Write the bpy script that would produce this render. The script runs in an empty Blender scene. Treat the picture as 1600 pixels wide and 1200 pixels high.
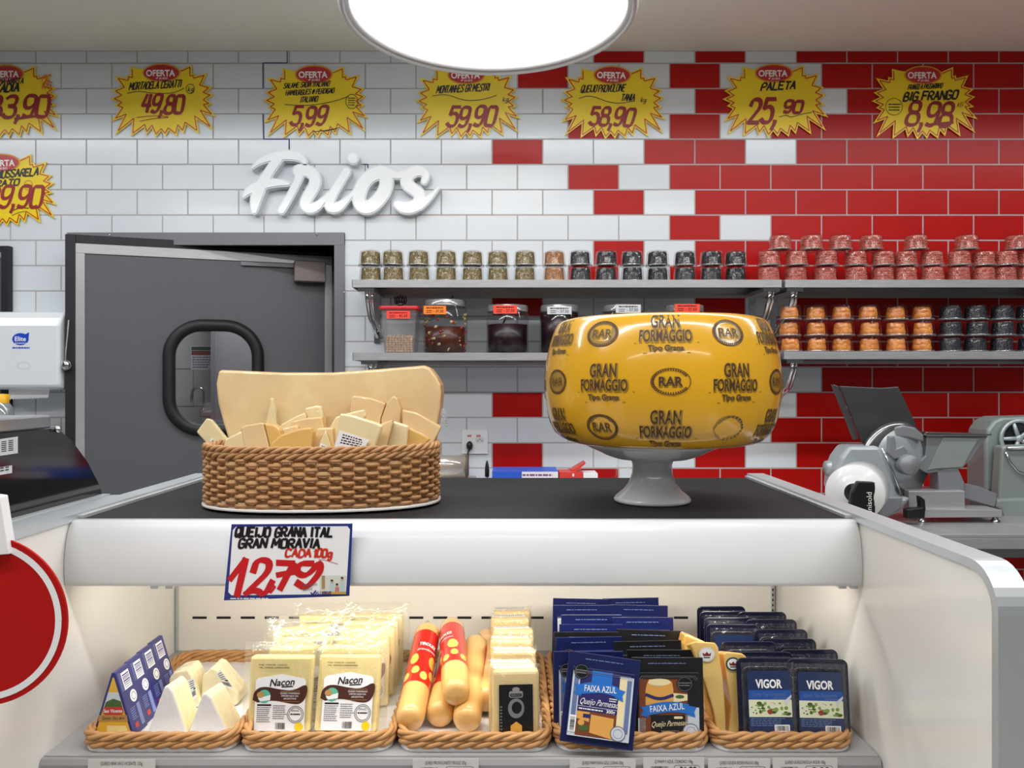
import bpy, math, random
import numpy as np
from mathutils import Vector, Matrix
random.seed(7)
PI = math.pi
C = bpy.context.scene.collection
SC = bpy.context.scene
# ------------------------------------------------------------------ camera, world, light, exposure
CAMZ, FPX = 1.52, 1200.0
cam_d = bpy.data.cameras.new('camera'); cam = bpy.data.objects.new('camera', cam_d); C.objects.link(cam)
cam.location = (0, 0, CAMZ); cam.rotation_euler = (PI/2, 0, 0)
cam_d.sensor_fit = 'HORIZONTAL'; cam_d.sensor_width = 36.0; cam_d.lens = 36.0*FPX/1600.0
cam_d.clip_start = 0.02
SC.camera = cam
SC.view_settings.view_transform = 'Standard'; SC.view_settings.look = 'None'
SC.view_settings.gamma = 1.0; SC.view_settings.use_curve_mapping = False
SC.view_settings.exposure = 0.0
LAMP_L = 6.0          # radiance of the round ceiling lamps
STRIP_L = 23.0          # light strip inside the cheese case
LAMP_Z, LAMP_R, LAMP_Y, LAMP_X = 2.545, 0.41, 2.14, -0.064
world = bpy.data.worlds.new('store'); SC.world = world; world.use_nodes = True
world.node_tree.nodes['Background'].inputs[0].default_value = (0.95, 0.97, 1.0, 1)
world.node_tree.nodes['Background'].inputs[1].default_value = 0.09
def area(name, loc, size, power, rot=(0, 0, 0), col=(1, 0.985, 0.97), shape='DISK', sy=None):
    l = bpy.data.lights.new(name, 'AREA'); l.shape = shape; l.size = size; l.energy = power; l.color = col
    if sy: l.size_y = sy
    o = bpy.data.objects.new(name, l); o.location = loc; o.rotation_euler = rot; C.objects.link(o); return o
ROW_L = 41.0           # radiance of the recessed light row in front of the wall
area('front_row_light', (0, 0.45, 2.80), 5.0, 68, shape='RECTANGLE', sy=0.12)
area('aisle_row_light', (0, -1.6, 2.80), 5.0, 26, shape='RECTANGLE', sy=0.12)
area('back_room_light', (-1.2, 3.62, 2.6), 0.4, 26.0)

# ------------------------------------------------------------------ helpers
def lin(c):
    return tuple(((x/255.0)/12.92 if x/255.0 <= 0.04045 else ((x/255.0+0.055)/1.055)**2.4) for x in c)
def P(u, v, d):
    return Vector(((u-800)*d/FPX, d, CAMZ-(v-600)*d/FPX))
def zv(v, d): return CAMZ-(v-600)*d/FPX
def xu(u, d): return (u-800)*d/FPX
def mat(name, rgb, rough=0.5, metal=0.0, coat=0.0, var=0.0, vscale=20.0, bump=0.0, bscale=60.0, spec=0.5, emit=0.0, sub=0.0, coatbump=False, rgb2=None, stretch=None):
    m = bpy.data.materials.new(name); m.use_nodes = True
    nt = m.node_tree; b = nt.nodes['Principled BSDF']
    col = lin(rgb)+(1,)
    b.inputs['Base Color'].default_value = col
    b.inputs['Roughness'].default_value = rough
    b.inputs['Metallic'].default_value = metal
    b.inputs['Coat Weight'].default_value = coat
    b.inputs['Coat Roughness'].default_value = 0.08
    b.inputs['Specular IOR Level'].default_value = spec
    if sub:
        b.inputs['Subsurface Weight'].default_value = sub
        b.inputs['Subsurface Radius'].default_value = (0.02, 0.012, 0.006)
        b.inputs['Subsurface Scale'].default_value = 0.5
    if emit:
        b.inputs['Emission Color'].default_value = col; b.inputs['Emission Strength'].default_value = emit
    tc = None
    def coords():
        nonlocal tc
        if tc is None:
            tc = nt.nodes.new('ShaderNodeTexCoord')
            if stretch:
                mp = nt.nodes.new('ShaderNodeMapping'); mp.inputs['Scale'].default_value = stretch
                nt.links.new(tc.outputs['Object'], mp.inputs['Vector']); tc = mp
                return tc.outputs['Vector']
        return tc.outputs['Vector'] if tc.bl_idname == 'ShaderNodeMapping' else tc.outputs['Object']
    if var or rgb2:
        n = nt.nodes.new('ShaderNodeTexNoise'); n.inputs['Scale'].default_value = vscale; n.inputs['Detail'].default_value = 4
        nt.links.new(coords(), n.inputs['Vector'])
        r = nt.nodes.new('ShaderNodeValToRGB')
        r.color_ramp.elements[0].position = 0.35; r.color_ramp.elements[1].position = 0.65
        if rgb2: c2 = lin(rgb2)
        else: c2 = tuple(x*(1-var) for x in col[:3])
        r.color_ramp.elements[0].color = tuple(c2)+(1,); r.color_ramp.elements[1].color = col
        nt.links.new(n.outputs['Fac'], r.inputs['Fac']); nt.links.new(r.outputs['Color'], b.inputs['Base Color'])
    if bump:
        n = nt.nodes.new('ShaderNodeTexNoise'); n.inputs['Scale'].default_value = bscale; n.inputs['Detail'].default_value = 3
        nt.links.new(coords(), n.inputs['Vector'])
        bp = nt.nodes.new('ShaderNodeBump'); bp.inputs['Strength'].default_value = bump; bp.inputs['Distance'].default_value = 0.01
        nt.links.new(n.outputs['Fac'], bp.inputs['Height'])
        if coatbump: nt.links.new(bp.outputs['Normal'], b.inputs['Coat Normal'])
        else: nt.links.new(bp.outputs['Normal'], b.inputs['Normal'])
    return m
def clear(name, tint=(255, 255, 255), amount=0.12, rough=0.06, bump=0.0, bscale=60, white=0.0):
    m = bpy.data.materials.new(name); m.use_nodes = True; nt = m.node_tree; nt.nodes.clear()
    out = nt.nodes.new('ShaderNodeOutputMaterial'); t = nt.nodes.new('ShaderNodeBsdfTransparent'); g = nt.nodes.new('ShaderNodeBsdfGlossy')
    t.inputs[0].default_value = lin(tint)+(1,); g.inputs['Roughness'].default_value = rough
    lw = nt.nodes.new('ShaderNodeLayerWeight'); lw.inputs['Blend'].default_value = 0.5
    fr = nt.nodes.new('ShaderNodeMath'); fr.operation = 'POWER'; fr.inputs[1].default_value = 4.0
    nt.links.new(lw.outputs['Facing'], fr.inputs[0])
    ad = nt.nodes.new('ShaderNodeMath'); ad.operation = 'MULTIPLY_ADD'; ad.inputs[1].default_value = 0.8; ad.inputs[2].default_value = 0.04+amount; ad.use_clamp = True
    mx = nt.nodes.new('ShaderNodeMixShader')
    nt.links.new(fr.outputs[0], ad.inputs[0]); nt.links.new(ad.outputs[0], mx.inputs[0])
    base = t
    if white:
        d = nt.nodes.new('ShaderNodeBsdfDiffuse'); d.inputs[0].default_value = (0.9, 0.9, 0.9, 1)
        m2 = nt.nodes.new('ShaderNodeMixShader'); m2.inputs[0].default_value = white
        nt.links.new(t.outputs[0], m2.inputs[1]); nt.links.new(d.outputs[0], m2.inputs[2]); base = m2
    nt.links.new(base.outputs[0], mx.inputs[1]); nt.links.new(g.outputs[0], mx.inputs[2])
    if bump:
        tc = nt.nodes.new('ShaderNodeTexCoord'); n = nt.nodes.new('ShaderNodeTexNoise'); n.inputs['Scale'].default_value = bscale
        bp = nt.nodes.new('ShaderNodeBump'); bp.inputs['Strength'].default_value = bump; bp.inputs['Distance'].default_value = 0.01
        nt.links.new(tc.outputs['Object'], n.inputs['Vector']); nt.links.new(n.outputs['Fac'], bp.inputs['Height'])
        nt.links.new(bp.outputs['Normal'], g.inputs['Normal'])
    nt.links.new(mx.outputs[0], out.inputs[0]); return m
def emission(name, rgb, s):
    m = bpy.data.materials.new(name); m.use_nodes = True; nt = m.node_tree; nt.nodes.clear()
    e = nt.nodes.new('ShaderNodeEmission'); o = nt.nodes.new('ShaderNodeOutputMaterial')
    e.inputs[0].default_value = tuple(rgb)+(1,); e.inputs[1].default_value = s
    nt.links.new(e.outputs[0], o.inputs[0]); return m

class MB:
    """collects shapes into one mesh; every face remembers its material slot"""
    def __init__(s): s.v = []; s.f = []; s.m = []; s.s = []; s.k = 0
    def add(s, vs, fs, mi=0, smooth=False):
        o = len(s.v); s.v += [tuple(p) for p in vs]
        for f in fs:
            s.f.append(tuple(i+o for i in f)); s.m.append(mi); s.s.append(smooth)
        return s
    def box(s, x0, x1, y0, y1, z0, z1, mi=0):
        v = [(x, y, z) for x in (x0, x1) for y in (y0, y1) for z in (z0, z1)]
        return s.add(v, [(0, 1, 3, 2), (4, 6, 7, 5), (0, 4, 5, 1), (2, 3, 7, 6), (0, 2, 6, 4), (1, 5, 7, 3)], mi)
    def prism(s, poly, a, b, axis='y', mi=0, mi_side=None, scale=1.0, smooth=False):
        """polygon in the plane across `axis`, from a (front) to b"""
        n = len(poly); cx = sum(p[0] for p in poly)/n; cy = sum(p[1] for p in poly)/n
        def pt(p, t):
            if axis == 'y': return (p[0], t, p[1])
            if axis == 'x': return (t, p[0], p[1])
            return (p[0], p[1], t)
        v = [pt(p, a) for p in poly]+[pt((cx+(p[0]-cx)*scale, cy+(p[1]-cy)*scale), b) for p in poly]
        s.add(v, [tuple(range(n)), tuple(range(2*n-1, n-1, -1))], mi)
        o = len(s.v)-2*n
        for i in range(n):
            j = (i+1) % n
            s.f.append((o+j, o+i, o+n+i, o+n+j)); s.m.append(mi if mi_side is None else mi_side); s.s.append(smooth)
        return s
    def lathe(s, prof, n=48, cen=(0, 0, 0), mi=0, smooth=True, flute=0, famp=0.0, sy=1.0):
        vs = []
        for r, z in prof:
            for k in range(n):
                a = 2*PI*k/n; q = r*(1+famp*math.cos(flute*a)) if flute else r
                vs.append((cen[0]+q*math.cos(a), cen[1]+q*math.sin(a)*sy, cen[2]+z))
        fs = []
        for i in range(len(prof)-1):
            for k in range(n):
                fs.append((i*n+k, i*n+(k+1) % n, (i+1)*n+(k+1) % n, (i+1)*n+k))
        s.add(vs, fs, mi, smooth)
        return s
    def tube(s, path, r, n=6, closed=False, mi=0, smooth=True, caps=True, flat=1.0):
        path = [Vector(p) for p in path]; N = len(path); vs = []; up0 = None; cref = None
        if closed:
            cref = Vector((0, 0, 0)); c0 = sum(path, Vector((0, 0, 0)))/N
            for i in range(N): cref += (path[i]-c0).cross(path[(i+1) % N]-c0)
            cref.normalize()
        for i, p in enumerate(path):
            if closed: t = path[(i+1) % N]-path[i-1]
            else: t = path[min(i+1, N-1)]-path[max(i-1, 0)]
            t.normalize()
            ref = Vector((0, 0, 1)) if abs(t.z) < 0.93 else Vector((1, 0, 0))
            if closed: a = t.cross(cref).normalized()
            elif up0 is not None:
                a = up0-t*up0.dot(t)
                a = a.normalized() if a.length > 1e-6 else t.cross(ref).normalized()
            else: a = t.cross(ref).normalized()
            up0 = a; b = t.cross(a)
            rr = r[i] if isinstance(r, (list, tuple)) else r
            for k in range(n):
                an = 2*PI*k/n; vs.append(p+a*math.cos(an)*rr*flat+b*math.sin(an)*rr)
        fs = []
        for i in range(N if closed else N-1):
            j = (i+1) % N
            for k in range(n): fs.append((i*n+k, i*n+(k+1) % n, j*n+(k+1) % n, j*n+k))
        if not closed and caps:
            fs.append(tuple(range(n-1, -1, -1))); fs.append(tuple((N-1)*n+k for k in range(n)))
        return s.add(vs, fs, mi, smooth)
    def ball(s, c, rx, ry=None, rz=None, nu=10, nv=6, mi=0, rot=None):
        ry = ry or rx; rz = rz or rx; vs = []; c = Vector(c)
        for i in range(nv+1):
            th = PI*i/nv
            for k in range(nu):
                a = 2*PI*k/nu; q = Vector((rx*math.sin(th)*math.cos(a), ry*math.sin(th)*math.sin(a), rz*math.cos(th)))
                if rot: q = rot @ q
                vs.append(c+q)
        fs = [(i*nu+k, (i+1)*nu+k, (i+1)*nu+(k+1) % nu, i*nu+(k+1) % nu) for i in range(nv) for k in range(nu)]
        return s.add(vs, fs, mi, True)
    def xf(s, M, start=0):
        for i in range(start, len(s.v)): s.v[i] = tuple(M @ Vector(s.v[i]))
        return s
    # ---- flat artwork in the x-z plane, facing -y; each layer a hair nearer
    def flat(s, poly, layer=1, mi=0, y=0.0):
        return s.add([(p[0], y-layer*0.00025, p[1]) for p in poly], [tuple(range(len(poly)))], mi)
    def rect(s, x0, x1, z0, z1, layer=1, mi=0, y=0.0):
        return s.flat([(x0, z0), (x1, z0), (x1, z1), (x0, z1)], layer, mi, y)
    def rrect(s, x0, x1, z0, z1, r, layer=1, mi=0, y=0.0):
        return s.flat(rrect(x0, x1, z0, z1, r), layer, mi, y)
    def ell(s, cx, cz, rx, rz, layer=1, mi=0, y=0.0, n=28):
        return s.flat([(cx+rx*math.cos(2*PI*k/n), cz+rz*math.sin(2*PI*k/n)) for k in range(n)], layer, mi, y)
    def ring(s, cx, cz, rx, rz, w, layer=1, mi=0, y=0.0, n=28):
        pts = [(cx+rx*math.cos(2*PI*k/n), cz+rz*math.sin(2*PI*k/n)) for k in range(n+1)]
        return s.stroke(pts, w, layer, mi, y, nib=None)
    def stroke(s, pts, w, layer=1, mi=0, y=0.0, nib=0.75):
        """a pen stroke; nib = angle of a broad marker tip, None = round pen"""
        n = len(pts)
        if n < 2: return s
        for i in range(1, n-1):
            ax, az = pts[i][0]-pts[i-1][0], pts[i][1]-pts[i-1][1]; bx_, bz_ = pts[i+1][0]-pts[i][0], pts[i+1][1]-pts[i][1]
            la, lb = math.hypot(ax, az), math.hypot(bx_, bz_)
            if la > 1e-12 and lb > 1e-12 and (ax*bx_+az*bz_)/(la*lb) < 0.75 and max(la, lb) > w*0.6:
                s.stroke(pts[:i+1], w, layer, mi, y, nib); return s.stroke(pts[i:], w, layer, mi, y, nib)
        vs = []; s.k += 1
        for i in range(n):
            yo = y-layer*0.00025-s.k*6e-6-i*2e-6
            a = pts[max(i-1, 0)]; b = pts[min(i+1, n-1)]
            tx, tz = b[0]-a[0], b[1]-a[1]; L = math.hypot(tx, tz) or 1e-9; tx /= L; tz /= L
            ww = w/2
            if nib is not None: ww *= 0.55+0.45*abs(tx*math.sin(nib)-tz*math.cos(nib))
            e = 0
            if nib is not None and i in (0, n-1): e = w*0.2*(1 if i else -1)
            vs += [(pts[i][0]-tz*ww+tx*e, yo, pts[i][1]+tx*ww+tz*e), (pts[i][0]+tz*ww+tx*e, yo, pts[i][1]-tx*ww+tz*e)]
        s.add(vs, [(2*i, 2*i+1, 2*i+3, 2*i+2) for i in range(n-1)], mi)
        return s
    def text(s, t, x, z, h, w=None, layer=2, mi=0, y=0.0, shear=0.0, bold=0.0, rot=0.0, align='c'):
        """printed lettering, cap height h, fitted to width w when given, baseline at z"""
        vs, fs, x0, x1 = glyphs(t, bold)
        k = h/0.70; kx = k if w is None else w/max(x1-x0, 1e-6)
        off = {'c': (x0+x1)/2, 'l': x0, 'r': x1}[align]
        cr, sr = math.cos(rot), math.sin(rot); out = []
        for a, b in vs:
            px = (a-off)*kx+shear*b*k; pz = b*k
            out.append((x+px*cr-pz*sr, y-layer*0.00025, z+px*sr+pz*cr))
        return s.add(out, fs, mi)
    def hand(s, t, x, z, h, cw, pen, layer=2, mi=0, y=0.0, shear=0.25, gap=0.28, jitter=0.04, rise=0.0, nib=0.75):
        """hand-painted lettering, left at x, baseline z, letter height h, letter width cw"""
        px = x
        for ch in t:
            if ch == ' ': px += cw*0.75; continue
            st = HAND.get(ch) or HAND.get(ch.upper())
            if not st: px += cw; continue
            wch = cw*(0.25 if ch in ",.'!" else 0.3 if ch in 'I1|' else 1.35 if ch in 'MW' else 1.0)
            jz = random.uniform(-1, 1)*jitter*h; js = shear+random.uniform(-.06, .06)
            for pl in st:
                pts = [(px+p[0]*wch+js*p[1]*h, z+jz+p[1]*h+(px-x)*rise) for p in pl]
                s.stroke(pts, pen, layer, mi, y, nib)
            px += wch+cw*gap
        return px
    def bars(s, x0, x1, z0, z1, layer=3, mi=0, y=0.0, n=22, vertical=True, seed=1):
        r = random.Random(seed); L = (x1-x0) if vertical else (z1-z0); t = 0
        while t < L-L/n*0.4:
            w = L/n*r.choice((0.35, 0.5, 0.9)); g = L/n*r.choice((0.35, 0.5, 0.8))
            if vertical: s.rect(x0+t, min(x0+t+w, x1), z0, z1, layer, mi, y)
            else: s.rect(x0, x1, z0+t, min(z0+t+w, z1), layer, mi, y)
            t += w+g
        return s
    def lines(s, x0, x1, z0, z1, n, layer=3, mi=0, y=0.0, seed=2, fill=0.45):
        """tiny unreadable print: rows of short dashes"""
        r = random.Random(seed); dz = (z1-z0)/n
        for i in range(n):
            x = x0; zz = z1-dz*(i+0.75)
            end = x0+(x1-x0)*r.uniform(0.72, 1.0)
            while x < end:
                w = (x1-x0)*r.uniform(0.05, 0.16); s.rect(x, min(x+w, end), zz, zz+dz*fill, layer, mi, y); x += w+(x1-x0)*0.025
        return s
    def mesh(s, name, mats):
        me = bpy.data.meshes.new(name); me.from_pydata(s.v, [], s.f)
        for m in mats: me.materials.append(m)
        me.polygons.foreach_set('material_index', s.m); me.polygons.foreach_set('use_smooth', s.s)
        me.update(); return me
def rrect(x0, x1, z0, z1, r, n=5):
    out = []
    for cx, cz, a0 in ((x1-r, z1-r, 0), (x0+r, z1-r, PI/2), (x0+r, z0+r, PI), (x1-r, z0+r, 1.5*PI)):
        for k in range(n+1):
            a = a0+PI/2*k/n; out.append((cx+r*math.cos(a), cz+r*math.sin(a)))
    return out
def chaikin(p, n=2):
    for _ in range(n):
        q = [p[0]]
        for a, b in zip(p[:-1], p[1:]):
            q += [(a[0]*.75+b[0]*.25, a[1]*.75+b[1]*.25), (a[0]*.25+b[0]*.75, a[1]*.25+b[1]*.75)]
        q.append(p[-1]); p = q
    return p
_g = {}
def glyphs(t, bold):
    key = (t, bold)
    if key in _g: return _g[key]
    cu = bpy.data.curves.new('lettering', 'FONT'); cu.body = t; cu.offset = bold; cu.resolution_u = 3; cu.size = 1.0
    ob = bpy.data.objects.new('lettering', cu)
    C.objects.link(ob)
    dg = bpy.context.evaluated_depsgraph_get()
    me = bpy.data.meshes.new_from_object(ob.evaluated_get(dg))
    C.objects.unlink(ob); bpy.data.objects.remove(ob); bpy.data.curves.remove(cu)
    vs = [(v.co.x, v.co.y) for v in me.vertices]; fs = [tuple(p.vertices) for p in me.polygons]
    # lettering must face -y when x,y -> x,z
    bpy.data.meshes.remove(me)
    x0 = min((v[0] for v in vs), default=0); x1 = max((v[0] for v in vs), default=1)
    _g[key] = (vs, fs, x0, x1); return _g[key]
_raw = {
 'A': '0,0 .5,1 1,0;.2,.38 .8,.38', 'B': '~0,0 0,1 .75,1 .85,.7 .6,.52 0,.52;~0,.52 .8,.52 1.05,.25 .75,0 0,0', 'C': '~1,.85 .7,1.02 .1,1 0,.5 .1,-.02 .7,-.02 1,.15',
 'D': '~0,0 0,1 .6,1.02 1.05,.75 1.05,.25 .6,-.02 0,0', 'E': '1,1 0,1 0,0 1,0;0,.52 .8,.52', 'F': '1,1 0,1 0,0;0,.52 .75,.52', 'G': '~1,.85 .7,1.02 .1,1 0,.5 .1,-.02 .75,-.02 1,.15 1,.45;.5,.45 1.05,.45',
 'H': '0,0 0,1;1,0 1,1;0,.5 1,.5', 'I': '.5,0 .5,1', 'J': '~1,1 1,.2 .8,-.02 .2,-.02 0,.2', 'K': '0,0 0,1;1,1 .05,.45 1,0', 'L': '0,1 0,0 .95,0', 'M': '0,0 .1,1 .5,.3 .9,1 1,0', 'N': '0,0 0,1 1,0 1,1',
 'O': '~.5,1 .05,1 -.02,.5 .05,0 .5,0 .95,0 1.02,.5 .95,1 .5,1', 'P': '~0,0 0,1 .8,1 1.05,.75 .8,.45 0,.45', 'Q': '~.5,1 .05,1 -.02,.5 .05,0 .5,0 .95,0 1.02,.5 .95,1 .5,1;.55,.3 1.05,-.12', 'R': '~0,0 0,1 .8,1 1.05,.75 .8,.48 0,.48;.4,.48 1,0',
 'S': '~1,.88 .75,1.02 .15,1 0,.72 .3,.55 .75,.46 1,.25 .8,-.02 .2,-.02 0,.14', 'T': '0,1 1,1;.5,1 .5,0', 'U': '~0,1 0,.2 .2,-.03 .8,-.03 1,.2 1,1', 'V': '0,1 .5,0 1,1', 'W': '0,1 .2,0 .5,.7 .8,0 1,1', 'X': '0,0 1,1;0,1 1,0', 'Y': '0,1 .5,.5 1,1;.5,.5 .5,0', 'Z': '0,1 1,1 0,0 1,0',
 '0': '~.5,1 .05,1 -.02,.5 .05,0 .5,0 .95,0 1.02,.5 .95,1 .5,1', '1': '0,.72 .8,1 .8,0', '2': '~0,.75 .15,1.03 .85,1.03 1,.72 .5,.35 0,0;0,.02 1,.02', '3': '~0,.9 .3,1.03 .9,1 .9,.6 .35,.53;~.35,.53 1.0,.5 1.02,.02 .3,-.04 0,.12', '4': '.75,0 .75,1;.3,1 0,.38 1,.38',
 '5': '1,1 .2,1 .1,.58;~.1,.58 .6,.7 1.02,.5 .95,0 .3,-.04 0,.12', '6': '~.9,.95 .4,1 0,.5 .05,0 .6,-.03 1,.1 .95,.55 .4,.6 .05,.35', '7': '0,1 1,1 .35,0;.3,.5 .85,.5', '8': '~.5,.54 .05,.6 .1,1.02 .9,1.02 .95,.6 .5,.54 0,.45 -.02,-.03 1.02,-.03 1,.45 .5,.54', '9': '~.95,.65 .6,.4 .05,.45 .05,1.02 .9,1.02 1,.8 .9,.1 .5,-.04 .1,.06',
 ',': '~.5,.1 .6,-.02 0,-.28', '.': '0,0 .5,.06', 'g': '~.9,.5 .6,.6 .05,.55 .05,.05 .7,.05 .9,.5;~.9,.6 .9,-.25 .5,-.42 .1,-.3', 'k': '0,0 0,.95;.8,.6 .05,.28 .8,0', '@': '~.7,.6 .4,.7 .25,.4 .6,.25 .7,.6 .9,.2 1,.7 .5,1 0,.6 .1,.05 .8,0', '-': '0,.5 1,.5'}
HAND = {}
for k_, v_ in _raw.items():
    sts = []
    for p in v_.split(';'):
        sm = p.startswith('~'); pts = [tuple(map(float, q.split(','))) for q in p.lstrip('~').split()]
        sts.append(chaikin(pts, 2) if sm else pts)
    HAND[k_] = sts

def obj(name, mb, mats, parent=None, loc=(0, 0, 0), rot=(0, 0, 0), bevel=0.0, label=None, seg=2, kind=None):
    me = mb if isinstance(mb, bpy.types.Mesh) else mb.mesh(name, mats if isinstance(mats, (list, tuple)) else [mats])
    o = bpy.data.objects.new(name, me); C.objects.link(o)
    o.location = loc; o.rotation_euler = rot
    if parent: o.parent = parent
    if bevel:
        b = o.modifiers.new('bevel', 'BEVEL'); b.width = bevel; b.segments = seg; b.limit_method = 'ANGLE'; b.angle_limit = 0.6
        b.harden_normals = False
    if label: o['label'] = label
    if kind: o['kind'] = kind
    return o
def tag(o, label, cat, group=None):
    o['label'] = label; o['category'] = cat
    if group: o['group'] = group
    return o
def thing(name, label, cat, loc=(0, 0, 0), rot=(0, 0, 0), group=None):
    o = bpy.data.objects.new(name, None); C.objects.link(o); o.empty_display_size = 0.02
    o.location = loc; o.rotation_euler = rot
    return tag(o, label, cat, group)
def struct(name, mb, mats, bevel=0.0):
    o = obj(name, mb, mats, bevel=bevel); o['kind'] = 'structure'; return o
def dup(t, loc, rot=None, label=None, group=None, scale=None):
    r = t.copy(); C.objects.link(r); r.location = loc
    if rot is not None: r.rotation_euler = rot
    if scale is not None: r.scale = scale
    if label: r['label'] = label
    if group: r['group'] = group
    for ch in list(t.children):
        c = ch.copy(); C.objects.link(c); c.parent = r
        for g in list(ch.children):
            d = g.copy(); C.objects.link(d); d.parent = c
    return r
def trace(mb, px, d, thick, org, mi=0, scale=1.0, mi_side=None):
    """an outline read off at distance d, given real thickness behind it"""
    pts = [P(u, v, d)-Vector(org) for u, v in px]
    y = d-org[1]
    return mb.prism([(p.x, p.z) for p in pts], y, y+thick, 'y', mi, mi_side, scale)
ORD = ['first', 'second', 'third', 'fourth', 'fifth', 'sixth', 'seventh', 'eighth', 'ninth', 'tenth', 'eleventh', 'twelfth', 'thirteenth', 'fourteenth']
def plate_hole(mb, rect_, hole, y0, y1, mi=0):
    """rectangular plate (x0,x1,z0,z1) with an opening given as a loop of points"""
    x0, x1, z0, z1 = rect_; cx = sum(p[0] for p in hole)/len(hole); cz = sum(p[1] for p in hole)/len(hole)
    n = len(hole); outer = []
    angs = [math.atan2(p[1]-cz, p[0]-cx) for p in hole]
    for a in angs:
        dx, dz = math.cos(a), math.sin(a); t = 1e9
        if dx > 1e-9: t = min(t, (x1-cx)/dx)
        if dx < -1e-9: t = min(t, (x0-cx)/dx)
        if dz > 1e-9: t = min(t, (z1-cz)/dz)
        if dz < -1e-9: t = min(t, (z0-cz)/dz)
        outer.append([cx+dx*t, cz+dz*t])
    for c in ((x0, z0), (x0, z1), (x1, z0), (x1, z1)):
        i = min(range(n), key=lambda k: math.hypot(outer[k][0]-c[0], outer[k][1]-c[1])); outer[i] = list(c)
    v = []
    for y in (y0, y1): v += [(p[0], y, p[1]) for p in hole]+[(p[0], y, p[1]) for p in outer]
    f = []
    for i in range(n):
        j = (i+1) % n
        f += [(i, j, n+j, n+i), (2*n+j, 2*n+i, 3*n+i, 3*n+j), (j, i, 2*n+i, 2*n+j), (n+i, n+j, 3*n+j, 3*n+i)]
    return mb.add(v, f, mi)

def pillow(w, h, t, n=16, noise=0.0012, seed=1, z0=0.0, pw=6):
    r = random.Random(seed); m = MB(); off = {}
    for side in (-1, 1):
        vs = []
        for j in range(n+1):
            for i in range(n+1):
                a, b = 2*i/n-1, 2*j/n-1
                e = (1-abs(a)**pw)*(1-abs(b)**pw)
                y = side*t*0.5*e+(r.uniform(-noise, noise) if 0 < i < n and 0 < j < n else 0)
                ed = 1 if max(abs(a), abs(b)) > 0.97 else 0
                vs.append((a*w/2+ed*r.uniform(-.5, .5)*noise*2, y, z0+(b+1)/2*h+(ed*r.uniform(-.5, .5)*noise*2 if b > 0.9 else 0)))
        m.add(vs, [(j*(n+1)+i, j*(n+1)+i+1, (j+1)*(n+1)+i+1, (j+1)*(n+1)+i) for j in range(n) for i in range(n)], 0, True)
    return m
# ------------------------------------------------------------------ materials
W_TILE = mat('white_glazed_tile', (224, 229, 234), 0.22, coat=0.12, var=0.03, vscale=3)
R_TILE = mat('red_glazed_tile', (178, 18, 14), 0.3, var=0.08, vscale=3, spec=0.22)
GROUT = mat('grout', (178, 172, 172), 0.9)
PENMARK = mat('blue_pen', (40, 52, 110), 0.7)
CEIL = mat('ceiling_paint', (240, 238, 226), 0.9)
FLOOR = mat('floor_tile', (190, 186, 180), 0.4, var=0.1, vscale=4)
STEEL = mat('brushed_steel', (186, 186, 188), 0.36, 0.5, var=0.12, vscale=14, stretch=(1, 1, 18))
STEEL2 = mat('polished_steel', (190, 190, 192), 0.18, 1.0)
CHROME = mat('chrome', (210, 210, 210), 0.08, 1.0)
ALU = mat('aluminium_profile', (200, 206, 210), 0.38, 0.55)
DOORGREY = mat('door_laminate', (88, 90, 94), 0.5, var=0.04, vscale=2)
FRAMEGREY = mat('door_frame_steel', (120, 121, 126), 0.4, 0.3)
BLACKRUB = mat('black_rubber', (22, 22, 27), 0.55)
BLACKPL = mat('black_plastic', (18, 18, 19), 0.4)
GLASS = clear('window_glass', (225, 228, 230), 0.03, 0.02)
WHITEMET = mat('white_enamel', (236, 239, 242), 0.25, coat=0.3)
WHITEPAN = mat('white_case_panel', (236, 234, 230), 0.18, coat=0.4)
WARMPAN = mat('case_back_panel', (244, 240, 232), 0.4)
DARKSLOT = mat('slot_dark', (18, 18, 18), 0.8)
BOARD = mat('black_counter_board', (27, 27, 30), 0.6, var=0.15, vscale=9, spec=0.35)
YEL = mat('sign_yellow', (246, 214, 8), 0.35, coat=0.25)
RED = mat('sign_red', (190, 22, 24), 0.3, coat=0.4)
REDINK = mat('red_ink', (178, 18, 22), 0.35)
DKREDINK = mat('dark_red_ink', (150, 20, 26), 0.35)
BLKINK = mat('black_ink', (18, 18, 22), 0.4)
WHITEINK = mat('white_print', (245, 245, 245), 0.4)
WHITEPAPER = mat('white_paper', (240, 241, 243), 0.5)
BLUEINK = mat('blue_print', (38, 52, 128), 0.35)
ORANGEINK = mat('orange_ink', (226, 110, 24), 0.4)
SIGNWHITE = mat('white_letter_acrylic', (246, 248, 250), 0.25, coat=0.3)
SIGNSIDE = mat('white_letter_side', (222, 226, 230), 0.4)
CHEESE = mat('grana_cheese', (238, 216, 164), 0.45, coat=0.8, rgb2=(224, 192, 144), vscale=9, bump=0.7, bscale=38, coatbump=True)
CHEESE2 = mat('grana_cheese_pale', (238, 220, 172), 0.4, coat=0.9, var=0.08, vscale=25, bump=0.9, bscale=70, coatbump=True)
CHEESE3 = mat('grana_cheese_deep', (229, 187, 108), 0.45, coat=0.6, var=0.06, vscale=22, bump=0.3, bscale=50, coatbump=True)
RIND = mat('grana_rind', (206, 158, 92), 0.5, coat=0.6, var=0.12, vscale=20, bump=0.2, bscale=50, coatbump=True)
WICKER = mat('wicker', (186, 138, 90), 0.5, var=0.14, vscale=30)
WICKER2 = mat('wicker_tan', (196, 146, 92), 0.5, var=0.14, vscale=30)
WHEELY = mat('cheese_wheel_wax', (226, 170, 34), 0.22, coat=0.8, var=0.10, vscale=6, bump=0.06, bscale=14, coatbump=True)
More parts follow.
